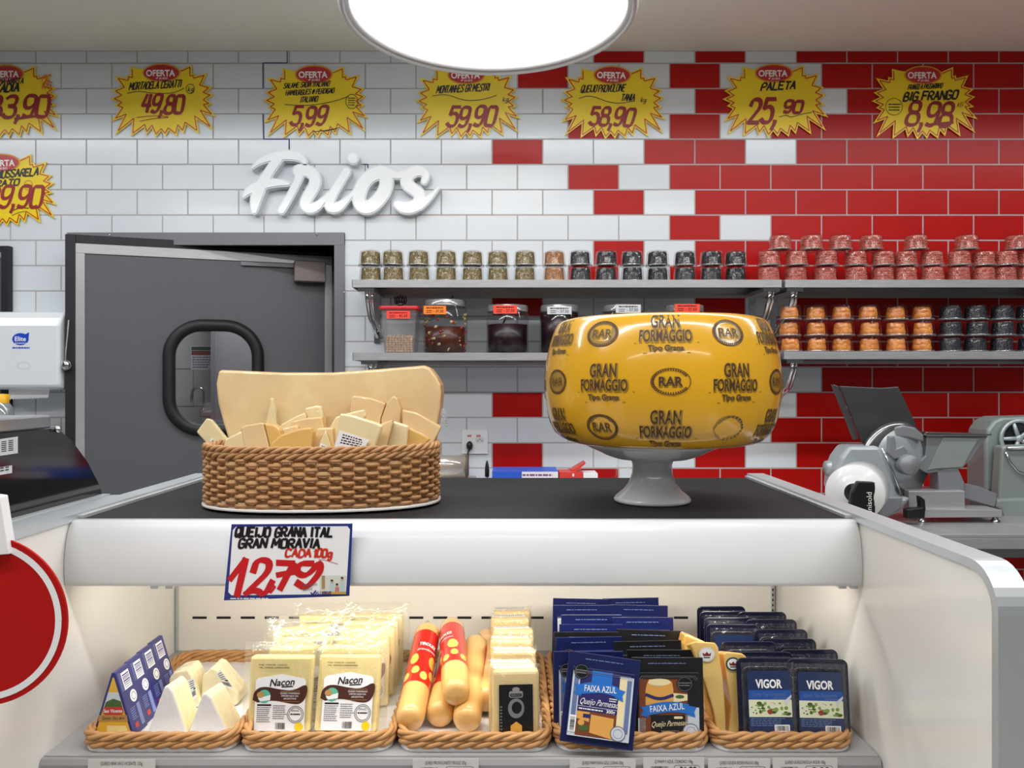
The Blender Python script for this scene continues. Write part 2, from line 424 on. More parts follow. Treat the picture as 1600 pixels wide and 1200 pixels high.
STAMPBR = mat('stamp_brown', (72, 44, 28), 0.5)
STAMPOL = mat('stamp_olive', (150, 118, 36), 0.35, coat=0.4)
CERAMIC = mat('white_ceramic', (226, 230, 234), 0.12, coat=0.6)
PET = clear('clear_plastic', (252, 253, 253), 0.0, 0.12)
FILM = clear('cling_film', (255, 255, 255), 0.0, 0.10, bump=0.8, bscale=70, white=0.012)
BAG = clear('vacuum_bag', (255, 255, 252), 0.02, 0.14, bump=1.0, bscale=45, white=0.05)

# ------------------------------------------------------------------ setting: wall, ceiling, floor, doors
WY = 3.04
PXW, PXH = 79.2, 39.54
RED_T = {-1: ({11, 13}, 15), 0: ({9, 12}, 15), 1: ({13}, 16), 2: ({10, 12}, 14), 3: ({9, 12, 13}, 15), 4: ({10}, 12), 5: ({11}, 13), 6: ({12}, 14), 7: ({11}, 13),
         8: ({10}, 12), 9: ({9, 13}, 15), 10: ({12}, 14), 11: (set(), 14), 12: (set(), 15), 13: ({9}, 15), 14: (set(), 14), 15: ({9, 13}, 15), 16: ({10}, 12), 17: ({12}, 13)}
DOOR_X0, DOOR_X1, DOOR_Z = xu(128, WY), xu(523, WY), zv(384, WY)
CEILZ = zv(79.3, WY)
tiles = MB()
ztop_row = lambda n: zv(98.8+PXH*n, WY)
for n in range(-1, 36):
    z1 = min(ztop_row(n), CEILZ); z0 = max(ztop_row(n+1), 0.0)
    if z1 < 0.01: break
    off = 56 if n % 2 else 95.6
    reds, frm = RED_T.get(n, (set(), 13 if n % 2 else 12))
    for k in range(-7, 27):
        x0 = xu(off+PXW*k, WY); x1 = xu(off+PXW*(k+1), WY)
        red = k in reds or k >= frm
        segs = [(x0, x1)]
        if z0 < DOOR_Z:                      # cut the tiles round the door opening
            if x0 < DOOR_X1 and x1 > DOOR_X0:
                segs = []
                if x0 < DOOR_X0-0.01: segs.append((x0, DOOR_X0))
                if x1 > DOOR_X1+0.01: segs.append((DOOR_X1, x1))
        for a, b in segs:
            g = 0.0026
            x_a, x_b, z_a, z_b = a+g, b-g, z0+g, z1-g
            e = 0.0004
            tiles.add([(x_a, WY, z_a), (x_b, WY, z_a), (x_b, WY, z_b), (x_a, WY, z_b), (x_a+e, WY-0.0006, z_a+e), (x_b-e, WY-0.0006, z_a+e), (x_b-e, WY-0.0006, z_b-e), (x_a+e, WY-0.0006, z_b-e)],
                      [(4, 5, 6, 7), (0, 1, 5, 4), (1, 2, 6, 5), (2, 3, 7, 6), (3, 0, 4, 7)], 1 if red else 0)
def wall_slab(x0, x1, z0, z1): tiles.box(x0, x1, WY, WY+0.26, z0, z1, 2)
wall_slab(-3.2, DOOR_X0, 0, CEILZ); wall_slab(DOOR_X1, 3.4, 0, CEILZ); wall_slab(DOOR_X0, DOOR_X1, DOOR_Z, CEILZ)
pen = [[(449, 80), (449, 98.5), (411, 98.5), (411, 138.5)], [(411, 178), (412, 217.5), (452, 217.5), (452, 236)], [(567, 257), (575, 257), (575, 263)]]
for pl in pen:
    tiles.stroke([(P(u, v, WY).x, P(u, v, WY).z) for u, v in pl], 0.004, 1, 3, WY-0.0012, nib=None)
struct('wall_back', tiles, [W_TILE, R_TILE, GROUT, PENMARK])
struct('ceiling', MB().box(-3.2, 3.4, -3.5, WY+0.26, CEILZ, CEILZ+0.05), CEIL)
struct('floor', MB().box(-3.2, 3.4, -3.5, 5.2, -0.05, 0), FLOOR)

# door with its porthole, ajar towards the shop, hinged at the right
d1 = thing('door_1', 'grey swing door with rounded porthole, standing ajar', 'door', (0, 0, 0)); d1['kind'] = 'structure'
fr = MB(); LZ0 = 2.054
FX0, FX1 = xu(107, WY), xu(539, WY); FZ = zv(364, WY)
fr.box(DOOR_X1, FX1, WY-0.012, WY+0.259, 0, FZ)
fr.box(FX0+0.03, FX1, WY-0.0125, WY+0.258, DOOR_Z, FZ)
fr.box(FX0, DOOR_X0, WY-0.0122, WY+0.257, 0, FZ)
fr.box(DOOR_X0, DOOR_X1, WY+0.245, WY+0.2575, LZ0-0.06, FZ)
fr.box(DOOR_X1-0.07, DOOR_X1, WY+0.2455, WY+0.2585, 0, FZ)
obj('door_frame', fr, FRAMEGREY, d1, bevel=0.002)
scm = MB()
for u, v in ((495, 366.5), (538, 457), (172, 367.5)): scm.ball(P(u, v, WY-0.014), 0.005)
obj('screw_head', scm, CHROME, d1)
LA = Vector((-1.656, 2.914, 0)); LB = Vector((-0.754, 3.22, 0)); LW = (LB-LA).length; LANG = math.atan2(LB.y-LA.y, LB.x-LA.x); LZ = 2.054
leaf = bpy.data.objects.new('door_leaf', None); C.objects.link(leaf); leaf.parent = d1; leaf.location = LA; leaf.rotation_euler = (0, 0, LANG)
# (Empty keeps the leaf parts together)
wx0, wx1, wz0, wz1 = 0.304, 0.679, 1.315, 1.776
hole = rrect(wx0+0.02, wx1-0.02, wz0+0.02, wz1-0.02, 0.125, 10)
pm = MB(); plate_hole(pm, (0.03, LW-0.02, 0.1, LZ-0.035), hole, 0, 0.045)
obj('door_panel', pm, DOORGREY, leaf)
ft = MB()
ft.box(0, 0.032, -0.004, 0.05, 0.1, LZ); ft.box(0, LW, -0.0045, 0.0495, LZ-0.038, LZ); ft.box(LW-0.03, LW, -0.0042, 0.049, 0.1, LZ)
obj('edge_trim', ft, STEEL, leaf, bevel=0.002)
gk = MB(); gk.box(-0.035, 0.0, 0.0, 0.05, 0.1, LZ+0.03); gk.box(-0.035, LW*0.97, 0.004, 0.048, LZ, LZ+0.034)
obj('rubber_seal', gk, BLACKRUB, leaf)
ringp = MB(); path = [(p[0], -0.006, p[1]) for p in rrect(wx0+0.022, wx1-0.022, wz0+0.022, wz1-0.022, 0.125, 10)]
ringp.tube(path, 0.024, 10, closed=True, flat=1.0)
obj('porthole_gasket', ringp, BLACKRUB, leaf)
gl = MB(); gl.prism(rrect(wx0+0.02, wx1-0.02, wz0+0.02, wz1-0.02, 0.125, 10), 0.018, 0.024)
obj('porthole_glass', gl, GLASS, leaf)
cl = MB(); cl.box(LW-0.155, LW-0.03, -0.05, -0.002, LZ-0.115, LZ-0.03); obj('door_closer', cl, mat('closer_brown', (120, 110, 108), 0.5, 0.3), leaf, bevel=0.004)
ca = MB(); ca.box(LW-0.36, LW-0.15, -0.012, -0.005, LZ-0.055, LZ-0.04); obj('closer_arm', ca, FRAMEGREY, leaf)
# dark-framed opening at the left edge
d2 = thing('door_2', 'dark framed grey door at the left edge of the picture', 'door'); d2['kind'] = 'structure'
f2 = MB(); XR2 = xu(21, WY); f2.box(XR2-0.03, XR2, WY-0.03, WY-0.003, 0.6, zv(386, WY)); f2.box(XR2-0.7, XR2-0.03, WY-0.0295, WY-0.003, zv(395, WY), zv(386, WY))
obj('door_frame', f2, BLACKRUB, d2, bevel=0.002)
f3 = MB(); f3.box(XR2-0.7, XR2-0.03, WY-0.02, WY-0.004, 0.6, zv(395, WY)); obj('door_panel', f3, DOORGREY, d2)
f4 = MB(); f4.box(XR2-0.7, XR2-0.032, WY-0.026, WY-0.0205, zv(404, WY), zv(396, WY)); obj('edge_trim', f4, STEEL, d2)
# room behind the porthole
RYB = 4.1
br = MB()
br.box(-3.2, 0.4, RYB, RYB+0.1, 0, 2.838, 1)
for n in range(0, 14):
    for k in range(-16, 2):
        x0 = k*0.2+(0.1 if n % 2 else 0); z0 = n*0.2
        br.box(x0+0.002, x0+0.198, RYB-0.003, RYB, z0+0.002, z0+0.198, 0)
struct('wall_back_room', br, [mat('dull_tile', (205, 203, 202), 0.3), mat('dull_grout', (150, 148, 146), 0.9)])
struct('ceiling_back_room', MB().box(-3.2, 0.4, WY+0.26, RYB+0.1, CEILZ, CEILZ+0.05), CEIL)
struct('trim_1', MB().box(xu(334, 3.9), xu(341, 3.9), 3.86, 3.9, 0, 2.4), mat('post_grey', (140, 138, 142), 0.5))
struct('trim_2', MB().box(xu(341, 3.95), xu(430, 3.95), 3.92, 3.96, 0, 2.5), mat('partition_grey', (150, 148, 154), 0.5))
po = MB(); px0, px1 = xu(299, RYB), xu(335, RYB); pz0, pz1 = zv(578, RYB), zv(541, RYB)
po.box(px0, px1, RYB-0.006, RYB-0.003, pz0, pz1, 0)
po.rect(px0+.003, px1-.003, pz1-0.022, pz1-.003, 1, 1, RYB-0.006); po.rect(px0+.003, px1-.003, pz1-0.048, pz1-0.024, 1, 2, RYB-0.006)
po.lines(px0+.008, px1-.008, pz0+.008, pz1-0.052, 5, 1, 3, RYB-0.006)
tag(obj('wall_notice', po, [WHITEPAPER, mat('notice_green', (70, 96, 88), 0.6), mat('notice_red', (150, 84, 70), 0.6), mat('notice_blue', (110, 124, 160), 0.6)]), 'printed notice with green and red header, seen through the porthole', 'notice')
tp = thing('faucet', 'chrome gooseneck faucet seen through the door porthole', 'faucet', (xu(318, 4.0), 4.0, zv(650, 4.0)))
pth = [(0, 0, 0), (0, 0, 0.12)]+[(-0.03+0.03*math.cos(a), 0, 0.12+0.03*math.sin(a)) for a in np.linspace(0.2, PI, 9)]+[(-0.065, 0, 0.075)]
obj('spout', MB().tube(pth, 0.007, 8), CHROME, tp)
obj('valve', MB().box(-0.012, 0.05, -0.02, 0.099, -0.005, 0.03), CHROME, tp, bevel=0.006)

# ------------------------------------------------------------------ round lamp over the case
lp = thing('ceiling_lamp', 'large round white lamp hanging above the cheese case', 'lamp', (LAMP_X, LAMP_Y, LAMP_Z))
obj('diffuser', MB().lathe([(0.0, 0.02), (0.378, 0.02)], 64), emission('lamp_glow', (1, 0.985, 0.97), LAMP_L), lp, rot=(PI, 0, 0), loc=(0, 0, 0.04))
obj('rim', MB().lathe([(0.378, 0.022), (0.380, 0.012), (0.386, 0.004), (0.393, 0.006), (0.397, -0.004), (0.407, -0.002), (0.412, 0.008), (0.412, 0.05), (0.378, 0.06), (0.378, 0.022)], 72), mat('lamp_rim', (205, 205, 205), 0.4), lp)
obj('housing', MB().lathe([(0.395, 0.05), (0.39, 0.07), (0.30, 0.085), (0.0, 0.085)], 48), WHITEMET, lp)
for a in (0.35, 2.8, -1.57):
    obj('suspension_rod', MB().tube([(0.34*math.cos(a), 0.34*math.sin(a), 0.06), (0.34*math.cos(a), 0.34*math.sin(a), CEILZ-LAMP_Z)], 0.006, 6), CHROME, lp)
obj('ceiling_cap', MB().lathe([(0.0, CEILZ-LAMP_Z-0.03), (0.06, CEILZ-LAMP_Z-0.03), (0.065, CEILZ-LAMP_Z)], 24), WHITEMET, lp)

# recessed linear lamp between lamp and wall, above the frame
rl_ = thing('linear_lamp', 'long recessed ceiling lamp washing the tiled wall', 'lamp', (0, 2.0, 2.80))
obj('diffuser', MB().add([(-3.1, -0.03, 0), (3.3, -0.03, 0), (3.3, 0.03, 0), (-3.1, 0.03, 0)], [(0, 3, 2, 1)]), emission('row_glow', (0.93, 0.97, 1.0), ROW_L), rl_)
obj('housing', MB().box(-3.11, 3.31, 0.098, 0.104, -0.021, 0.037).box(-3.11, 3.31, -0.104, -0.098, -0.021, 0.037).box(-3.11, 3.31, -0.1, 0.1, 0.012, 0.036), WHITEMET, rl_)

# ------------------------------------------------------------------ starburst offer signs
STAR = [(505, 175), (395, 150), (400, 268), (348, 255), (345, 305), (212, 275), (295, 395), (180, 440), (262, 497), (160, 545), (262, 590), (208, 630), (275, 660), (178, 800), (320, 745), (212, 965), (418, 800), (405, 995), (562, 880), (588, 975), (655, 890), (710, 1010), (775, 935), (830, 1000), (868, 925), (965, 1000), (995, 885), (1060, 960), (1090, 850), (1245, 960), (1215, 768), (1420, 910), (1290, 695), (1440, 745), (1330, 620), (1400, 608), (1330, 555), (1420, 495), (1325, 460), (1400, 400), (1280, 365), (1340, 238), (1200, 275), (1195, 235), (1155, 245), (1155, 130), (1030, 185)]
SK = WY/FPX/8.421
star = [((x-800)*SK, -(y-560)*SK) for x, y in STAR]
def offset_poly(poly, t, lim=3.2):
    n = len(poly); A = sum(poly[i][0]*poly[(i+1) % n][1]-poly[(i+1) % n][0]*poly[i][1] for i in range(n))
    sg = -1 if A > 0 else 1; out = []
    for i in range(n):
        a, b, c = poly[i-1], poly[i], poly[(i+1) % n]
        d1 = (b[0]-a[0], b[1]-a[1]); d2 = (c[0]-b[0], c[1]-b[1]); l1 = math.hypot(*d1); l2 = math.hypot(*d2)
        n1 = (-d1[1]/l1*sg, d1[0]/l1*sg); n2 = (-d2[1]/l2*sg, d2[0]/l2*sg)
        m = (n1[0]+n2[0], n1[1]+n2[1]); L = math.hypot(*m) or 1e-6; m = (m[0]/L, m[1]/L)
        k = min(1/max(m[0]*n1[0]+m[1]*n1[1], 0.05), lim); out.append((b[0]+m[0]*t*k, b[1]+m[1]*t*k))
    return out
star_out = offset_poly(star, 22*SK)
card_mb = MB().prism(star_out, -0.002, 0.0); card_me = card_mb.mesh('card', [YEL])
ln = MB(); ln.stroke(star[1:-1]+[star[-1]], 8*SK*1.6, 1, 0, -0.002, nib=None); line_me = ln.mesh('border_line', [RED])
bd = MB(); cz_b = (560-205)*SK
bd.ell(-20*SK, cz_b, 250*SK, 124*SK, 2, 0, -0.002); bd.ell(-20*SK, cz_b, 230*SK, 106*SK, 3, 1, -0.002)
bd.text('OFERTA', -30*SK, cz_b-42*SK, 80*SK, 380*SK, 4, 2, -0.002, bold=0.03)
bd.text('JAU SERVE', 5*SK, cz_b-85*SK, 26*SK, 110*SK, 4, 2, -0.002, bold=0.01)
bd.stroke([(-90*SK, cz_b-65*SK), (-80*SK, cz_b-80*SK), (-62*SK, cz_b-52*SK)], 8*SK, 4, 2, -0.002, nib=None)
badge_me = bd.mesh('badge', [mat('badge_edge', (222, 150, 30), 0.4), RED, WHITEINK])
def star_sign(u, v, rot, label, words_, price, extra=None):
    p = P(u, v, WY-0.006)
    t = thing('offer_sign', label, 'sign', p, (0, rot, 0), 'starburst offer signs on the wall')
    obj('card', card_me, None, t); obj('border_line', line_me, None, t); obj('badge', badge_me, None, t)
    k = SK
    if words_:
        w = MB()
        for (tx, x, y, h, cw, pn) in words_:
            w.hand(tx, (x-800)*k, -(y-560)*k, h*k, cw*k, pn*k*1.25, 4, 0, -0.002, rise=0.05)
        obj('lettering', w, [BLKINK], t)
    r = MB()
    for (tx, x, y, h, cw, pn) in price:
        r.hand(tx, (x-800)*k, -(y-560)*k, h*k, cw*k, pn*k*1.15, 5, 0, -0.002, shear=0.22, gap=0.22)
    obj('price', r, [DKREDINK], t)
    if extra:
        e = MB(); extra(e, k); obj('flourish', e, [BLKINK, ORANGEINK, DKREDINK], t)
    return t
def S(k, pts): return [((x-800)*k, -(y-560)*k) for x, y in pts]
def swoosh(e, k, pts, mi=0, w=9): e.stroke(chaikin(S(k, pts), 3), w*k, 4, mi, -0.002, nib=None)
def kg_ring(e, k, x, y, mi=0, ring=True):
    e.hand('kg', (x-30-800)*k, -(y+30-560)*k, 60*k, 30*k, 11*k, 4, mi, -0.002)
    if ring: e.ring((x-800)*k, -(y-560)*k, 55*k, 62*k, 8*k, 4, mi, -0.002)
star_sign(11, 158, 0, 'yellow starburst offer sign cut by the left edge, upper one, price ending 3,90', [('DA MARTA', 700, 345, 70, 32, 13), ('SADIA', 640, 450, 105, 58, 24)], [('33,90', 560, 770, 270, 150, 50)],
          lambda e, k: (e.stroke(S(k, [(900, 800), (1190, 760)]), 34*k, 4, 2, -0.002, nib=None), e.hand('KG', (1265-800)*k, -(400-560)*k, 90*k, 50*k, 16*k, 4, 1, -0.002), e.hand('PC', (1265-800)*k, -(300-560)*k, 80*k, 45*k, 15*k, 4, 1, -0.002)))
star_sign(6, 297, -0.03, 'yellow starburst offer sign for mussarela, lower one at left edge', [('MUSSARELA', 700, 405, 95, 48, 20), ('PRATO', 620, 520, 80, 62, 20)], [('29,90', 560, 790, 270, 140, 46)],
          lambda e, k: (kg_ring(e, k, 1130, 510, 1), swoosh(e, k, [(880, 850), (1000, 800), (1130, 810)], 0, 12), swoosh(e, k, [(900, 900), (1000, 860), (1080, 850)], 0, 8)))
star_sign(255, 156.5, 0, 'yellow starburst offer sign with price 49,80', [('MORTADELA CERATTI', 355, 425, 92, 33, 15)], [('49,80', 510, 725, 225, 105, 46)],
          lambda e, k: (swoosh(e, k, [(330, 475), (480, 440), (700, 480), (950, 470), (1080, 405)]), kg_ring(e, k, 1160, 415), swoosh(e, k, [(455, 790), (700, 765), (930, 790), (700, 800), (495, 840)], 2)))
star_sign(493, 159, 0, 'yellow starburst offer sign with price 5,99 above the white lettering', [('SALAME SADIA ITALIANO', 385, 385, 65, 25, 11), ('HAMBURGUES @ PERDIGAO', 410, 480, 65, 25, 11), ('ITALIANO', 600, 570, 70, 26, 12)], [('5,99', 470, 870, 235, 115, 44)],
          lambda e, k: (e.ring((1280-800)*k, -(560-560)*k, 80*k, 95*k, 8*k, 4, 0, -0.002), e.lines((1230-800)*k, (1330-800)*k, -(620-560)*k, -(500-560)*k, 4, 4, 0, -0.002), swoosh(e, k, [(400, 600), (700, 620), (1050, 560), (1240, 490)]), swoosh(e, k, [(760, 960), (1000, 930), (1130, 900), (900, 960)])))
star_sign(731, 160, 0, 'yellow starburst offer sign with price 59,90 half hidden by the round lamp', [('MONTANHES GR MESTRI', 385, 440, 90, 30, 15)], [('59,90', 520, 870, 245, 120, 46)],
          lambda e, k: (swoosh(e, k, [(330, 480), (520, 450), (750, 545), (1000, 530), (1180, 470)]), kg_ring(e, k, 1290, 520, 0, False)))
star_sign(958, 160, 0.02, 'yellow starburst offer sign with price 58,90 on white and red tiles', [('QUEIJO PROVOLONE', 370, 440, 90, 30, 14), ('TANIA', 900, 540, 85, 32, 14)], [('58,90', 490, 860, 220, 108, 44)],
          lambda e, k: (swoosh(e, k, [(350, 520), (500, 470), (800, 590), (1080, 540)]), kg_ring(e, k, 1190, 520, 0, False)))
star_sign(1211, 157, 0, 'yellow starburst offer sign reading paleta, price 25,90', [('PALETA', 610, 430, 100, 60, 22)], [('25,', 440, 850, 300, 135, 56), ('90', 900, 720, 150, 105, 42)],
          lambda e, k: swoosh(e, k, [(850, 780), (950, 750), (1000, 790), (1150, 740), (1280, 720)]))
star_sign(1444, 160, 0, 'yellow starburst offer sign reading big frango on red tiles', [('FRANGO A PASSARINHO', 580, 395, 62, 20, 11), ('BIG FRANGO', 520, 545, 110, 62, 24)], [('8,98', 550, 860, 290, 150, 50)],
          lambda e, k: (e.ring((400-800)*k, -(620-560)*k, 110*k, 110*k, 7*k, 4, 0, -0.002), e.lines((330-800)*k, (490-800)*k, -(680-560)*k, -(570-560)*k, 3, 4, 0, -0.002), e.stroke(S(k, [(820, 860), (1180, 825)]), 34*k, 4, 2, -0.002, nib=None), e.hand('KG', (1230-800)*k, -(620-560)*k, 55*k, 30*k, 9*k, 4, 2, -0.002)))

# ------------------------------------------------------------------ raised lettering on the wall
def capsule_field(strokes, X, Z):
    D = np.full(X.shape, 1e9)
    for st in strokes:
        for (x0, z0, r0), (x1, z1, r1) in zip(st[:-1], st[1:]):
            dx, dz = x1-x0, z1-z0; L2 = dx*dx+dz*dz+1e-12
            t = np.clip(((X-x0)*dx+(Z-z0)*dz)/L2, 0, 1)
            D = np.minimum(D, np.hypot(X-x0-t*dx, Z-z0-t*dz)-(r0+(r1-r0)*t))
    return D
def sdf_solid(strokes, level, y0, y1, step, mb, mi_front=0, mi_side=0):
    a = np.array([p for s in strokes for p in s]); m = a[:, 2].max()+step*3+abs(level)
    xs = np.arange(a[:, 0].min()-m, a[:, 0].max()+m, step); zs = np.arange(a[:, 1].min()-m, a[:, 1].max()+m, step)
    X, Z = np.meshgrid(xs, zs, indexing='ij'); D = capsule_field(strokes, X, Z)-level
    vid = {}; V = []
    def vert(key, x, z):
        if key not in vid: vid[key] = len(V); V.append((x, z))
        return vid[key]
    F = []; E = []
    nx, nz = D.shape
    ins = (D[:-1, :-1] < 0) | (D[1:, :-1] < 0) | (D[1:, 1:] < 0) | (D[:-1, 1:] < 0)
    for i, j in zip(*np.nonzero(ins)):
        cs = [(i, j), (i+1, j), (i+1, j+1), (i, j+1)]; poly = []; crosses = []
        for q in range(4):
            p0, p1 = cs[q], cs[(q+1) % 4]; d0, d1_ = D[p0], D[p1]
            if d0 < 0: poly.append(vert(p0, xs[p0[0]], zs[p0[1]]))
            if (d0 < 0) != (d1_ < 0):
                t = d0/(d0-d1_); k = (min(p0, p1), max(p0, p1))
                c = vert(k, xs[p0[0]]+(xs[p1[0]]-xs[p0[0]])*t, zs[p0[1]]+(zs[p1[1]]-zs[p0[1]])*t)
                poly.append(c); crosses.append((c, d0 < 0))
        if len(poly) > 2: F.append(poly)
        if len(crosses) == 2: E.append((crosses[0][0], crosses[1][0]) if crosses[0][1] else (crosses[1][0], crosses[0][0]))
    n = len(V)
    mb.add([(x, y0, z) for x, z in V]+[(x, y1, z) for x, z in V], [tuple(f) for f in F], mi_front)
    o = len(mb.v)-2*n
    for b, c in E: mb.f.append((o+c, o+b, o+n+b, o+n+c)); mb.m.append(mi_side); mb.s.append(False)
    return mb
FY = WY-0.004
def letter_px(pts):   # (x, y, half width) read from a 4.444x enlargement
    k = WY/FPX
    return [((360+x/4.444-800)*k*0.985, CAMZ-(220+y/4.444-600)*k*0.985, r/4.444*k*0.985) for x, y, r in pts]
def smooth3(p): 
    for _ in range(2):
        q = [p[0]]
        for a, b in zip(p[:-1], p[1:]):
            q += [tuple(a[i]*.75+b[i]*.25 for i in range(3)), tuple(a[i]*.25+b[i]*.75 for i in range(3))]
        p = q+[p[-1]]
    return p
LF = [[(148, 188, 8), (190, 145, 20), (260, 115, 28), (340, 98, 32), (430, 96, 34), (490, 115, 30), (515, 145, 18)],
      [(330, 120, 34), (275, 200, 32), (225, 280, 38), (190, 350, 42), (170, 420, 38), (163, 485, 22)],
      [(88, 388, 10), (120, 345, 26), (180, 315, 34), (250, 295, 32), (320, 288, 26), (370, 292, 20), (400, 298, 12)]]
LR = [[(480, 205, 42), (478, 250, 28), (440, 330, 26), (390, 420, 27), (352, 482, 27)],
      [(470, 205, 40), (540, 205, 40), (590, 245, 40), (585, 310, 40), (540, 380, 40), (510, 440, 38), (545, 475, 36), (600, 455, 32), (650, 405, 18), (680, 370, 16)],
      [(805, 212, 30), (770, 270, 30), (720, 350, 32), (685, 420, 34), (690, 465, 36), (740, 465, 36), (790, 425, 24), (840, 375, 16), (880, 330, 16)],
      [(1035, 215, 46), (960, 245, 46), (905, 320, 46), (885, 410, 44), (915, 462, 46), (970, 460, 48), (1030, 410, 46), (1080, 330, 46), (1085, 255, 46), (1040, 215, 46)],
      [(1050, 205, 34), (1110, 225, 30), (1160, 240, 26), (1220, 225, 28)],
      [(1345, 280, 22), (1362, 235, 26), (1320, 205, 36), (1265, 210, 38), (1222, 255, 40), (1222, 300, 42), (1270, 335, 40), (1315, 370, 40), (1315, 420, 42), (1270, 460, 44), (1200, 465, 42), (1160, 440, 28)],
      [(1310, 440, 40), (1370, 405, 24), (1415, 360, 14), (1443, 325, 8)]]
LD = [[(848, 120, 38), (850, 122, 38)]]
fz = thing('wall_lettering', 'large white raised script lettering on the white tiled wall', 'sign', (P(540, 300, WY).x, WY, P(540, 300, WY).z))
O_ = Vector(fz.location)
for nm, st in (('letter', LF), ('joined_letters', LR), ('dot', LD)):
    ss = []
    for s_ in st:
        q = letter_px(s_); q = smooth3(q) if len(q) > 2 else q
        ss.append([(x-O_.x, z-O_.z, r) for x, z, r in q])
    b = MB(); sdf_solid(ss, 0.003, -0.040, -0.0, 0.0024, b)
    ob = obj(nm, b, [SIGNSIDE], fz)
    fm = MB(); sdf_solid(ss, -0.002, -0.0435, -0.040, 0.0024, fm)
    obj('face', fm, [SIGNWHITE], ob)

# ------------------------------------------------------------------ steel wall shelves
SY0 = 2.79
def shelf(u0, u1, vtop, label, ub0, ub1):
    z1 = zv(vtop, SY0); z0 = z1-0.028; x0, x1 = xu(u0, SY0), xu(u1, SY0)
    t = thing('wall_shelf', label, 'shelf', ((x0+x1)/2, WY, z0), group='steel shelves on the tiled wall')
    w = (x1-x0)/2; yf = SY0-WY; yb = -0.003
    b = MB(); b.box(-w, w, yf, yb, 0.0265, 0.028); b.box(-w, w, yf, yf+0.0015, 0, 0.0266); b.box(-w, w, yb-0.0015, yb, 0, 0.0266); b.box(-w, -w+0.0015, yf, yb, 0, 0.0266); b.box(w-0.0015, w, yf, yb, 0, 0.0266)
    b.box(-w+0.002, w-0.002, yb-0.012, yb-0.002, -0.012, -0.001)
    obj('shelf_board', b, STEEL, t)
    for ub in (ub0, ub1):
        xb = xu(ub, SY0+0.05)-(x0+x1)/2
        br_ = MB(); br_.box(xb-0.012, xb+0.012, yb-0.006, yb, -0.19, -0.002); br_.box(xb-0.03, xb+0.03, yf+0.01, yb, -0.014, -0.0005)
        pth = [(xb, yf+0.03, -0.010), (xb, yf+0.04, -0.045), (xb, yf+0.09, -0.10), (xb, yb-0.07, -0.135), (xb, yb-0.01, -0.165)]
        pp = [Vector(p) for p in pth]
        br_.tube(pp, 0.0085, 8); br_.tube([p+Vector((0.016, 0.01, 0.0)) for p in pp], 0.0065, 8)
        obj('bracket', br_, CHROME, t)
    return t
shelf(550, 1222, 437, 'upper left steel wall shelf carrying pots of seeds and raisins', 575, 1200)
shelf(1226, 1680, 437, 'upper right steel wall shelf carrying pots of pink peanuts', 1236, 1664)
shelf(551, 1220, 551, 'lower left steel wall shelf with large jars', 580, 1195)
shelf(1224, 1680, 549, 'lower right steel wall shelf with dried apricots and prunes', 1236, 1664)
SZU, SZL = zv(437, SY0), zv(551, SY0); SZL2 = zv(549, SY0)

# ------------------------------------------------------------------ clear ribbed pots
rnd = random.Random(3)
def pile(r0, r1, h, n_ring, rows, size, flat=1.0, jit=0.15, top=True, nu=7, nv=4):
    m = MB()
    m.lathe([(r0*0.93-size*0.4, 0.001), (r1*0.93-size*0.4, h-size)], 20); m.lathe([(r1*0.93-size*0.4, h-size), (0.0001, h-size*0.8)], 20)
    for j in range(rows):
        t = (j+0.5)/rows; r = r0+(r1-r0)*t-size
        for k in range(n_ring):
            a = 2*PI*(k+0.5*(j % 2)+rnd.uniform(-jit, jit))/n_ring
            rot = Matrix.Rotation(a, 3, 'Z') @ Matrix.Rotation(rnd.uniform(-1, 1), 3, 'X')
            s = size*rnd.uniform(0.85, 1.12)
            m.ball((r*math.cos(a), r*math.sin(a), min(max(t*h+rnd.uniform(-.25, .25)*size, size), h-size)), s*flat, s, s*rnd.uniform(0.8, 1.1), nu, nv, 0, rot)
    if top:
        for rr in np.arange(size, r1-size, size*1.7):
            n = max(1, int(2*PI*rr/(size*1.9)))
            for k in range(n):
                a = 2*PI*k/n+rnd.random(); m.ball((rr*math.cos(a), rr*math.sin(a), h-size), size, size, size*flat, nu, nv)
    return m
def pot(R0, R1, H, content_me, cname):
    t = thing('food_pot', 'pot', 'food container', (0, 0, 0))
    sh = MB(); sh.lathe([(R0+0.002, 0.0), (R0+0.003, 0.004), (R0+0.002, 0.007), (R0, 0.008)], 40)
    obj('base_tray', sh, PET_EDGE, t)
    dm = MB(); dm.lathe([(R0, 0.008), (R0*0.5+R1*0.5, H*0.5), (R1, H-0.008), (R1-0.003, H-0.002), (R1-0.008, H), (0.0005, H)], 72, flute=24, famp=0.014)
    obj('dome', dm, PET, t)
    obj(cname, content_me, None, t, loc=(0, 0, 0.004))
    return t
PET_EDGE = clear('clear_plastic_rim', (225, 230, 232), 0.22, 0.1, white=0.12)
SEEDM = mat('mixed_seeds', (150, 126, 74), 0.6, vscale=160, rgb2=(84, 76, 46))
SEEDM2 = mat('orange_seeds', (190, 128, 72), 0.6, vscale=160, rgb2=(120, 78, 44))
RAISM = mat('black_raisins', (34, 32, 38), 0.45, vscale=120, rgb2=(16, 15, 20))
PEANM = mat('pink_peanuts', (190, 96, 80), 0.5, vscale=60, rgb2=(164, 74, 60))
APRIM = mat('dried_apricots', (226, 146, 64), 0.45, vscale=40, rgb2=(204, 114, 44))
PRUNM = mat('black_prunes', (34, 36, 48), 0.4, vscale=60, rgb2=(18, 18, 26))
R0, R1, HP = 0.0425, 0.0392, 0.058
seed_me = pile(R0-0.003, R1-0.003, HP-0.008, 36, 12, 0.0042, 0.6, 0.3, True, 5, 3).mesh('seeds', [SEEDM])
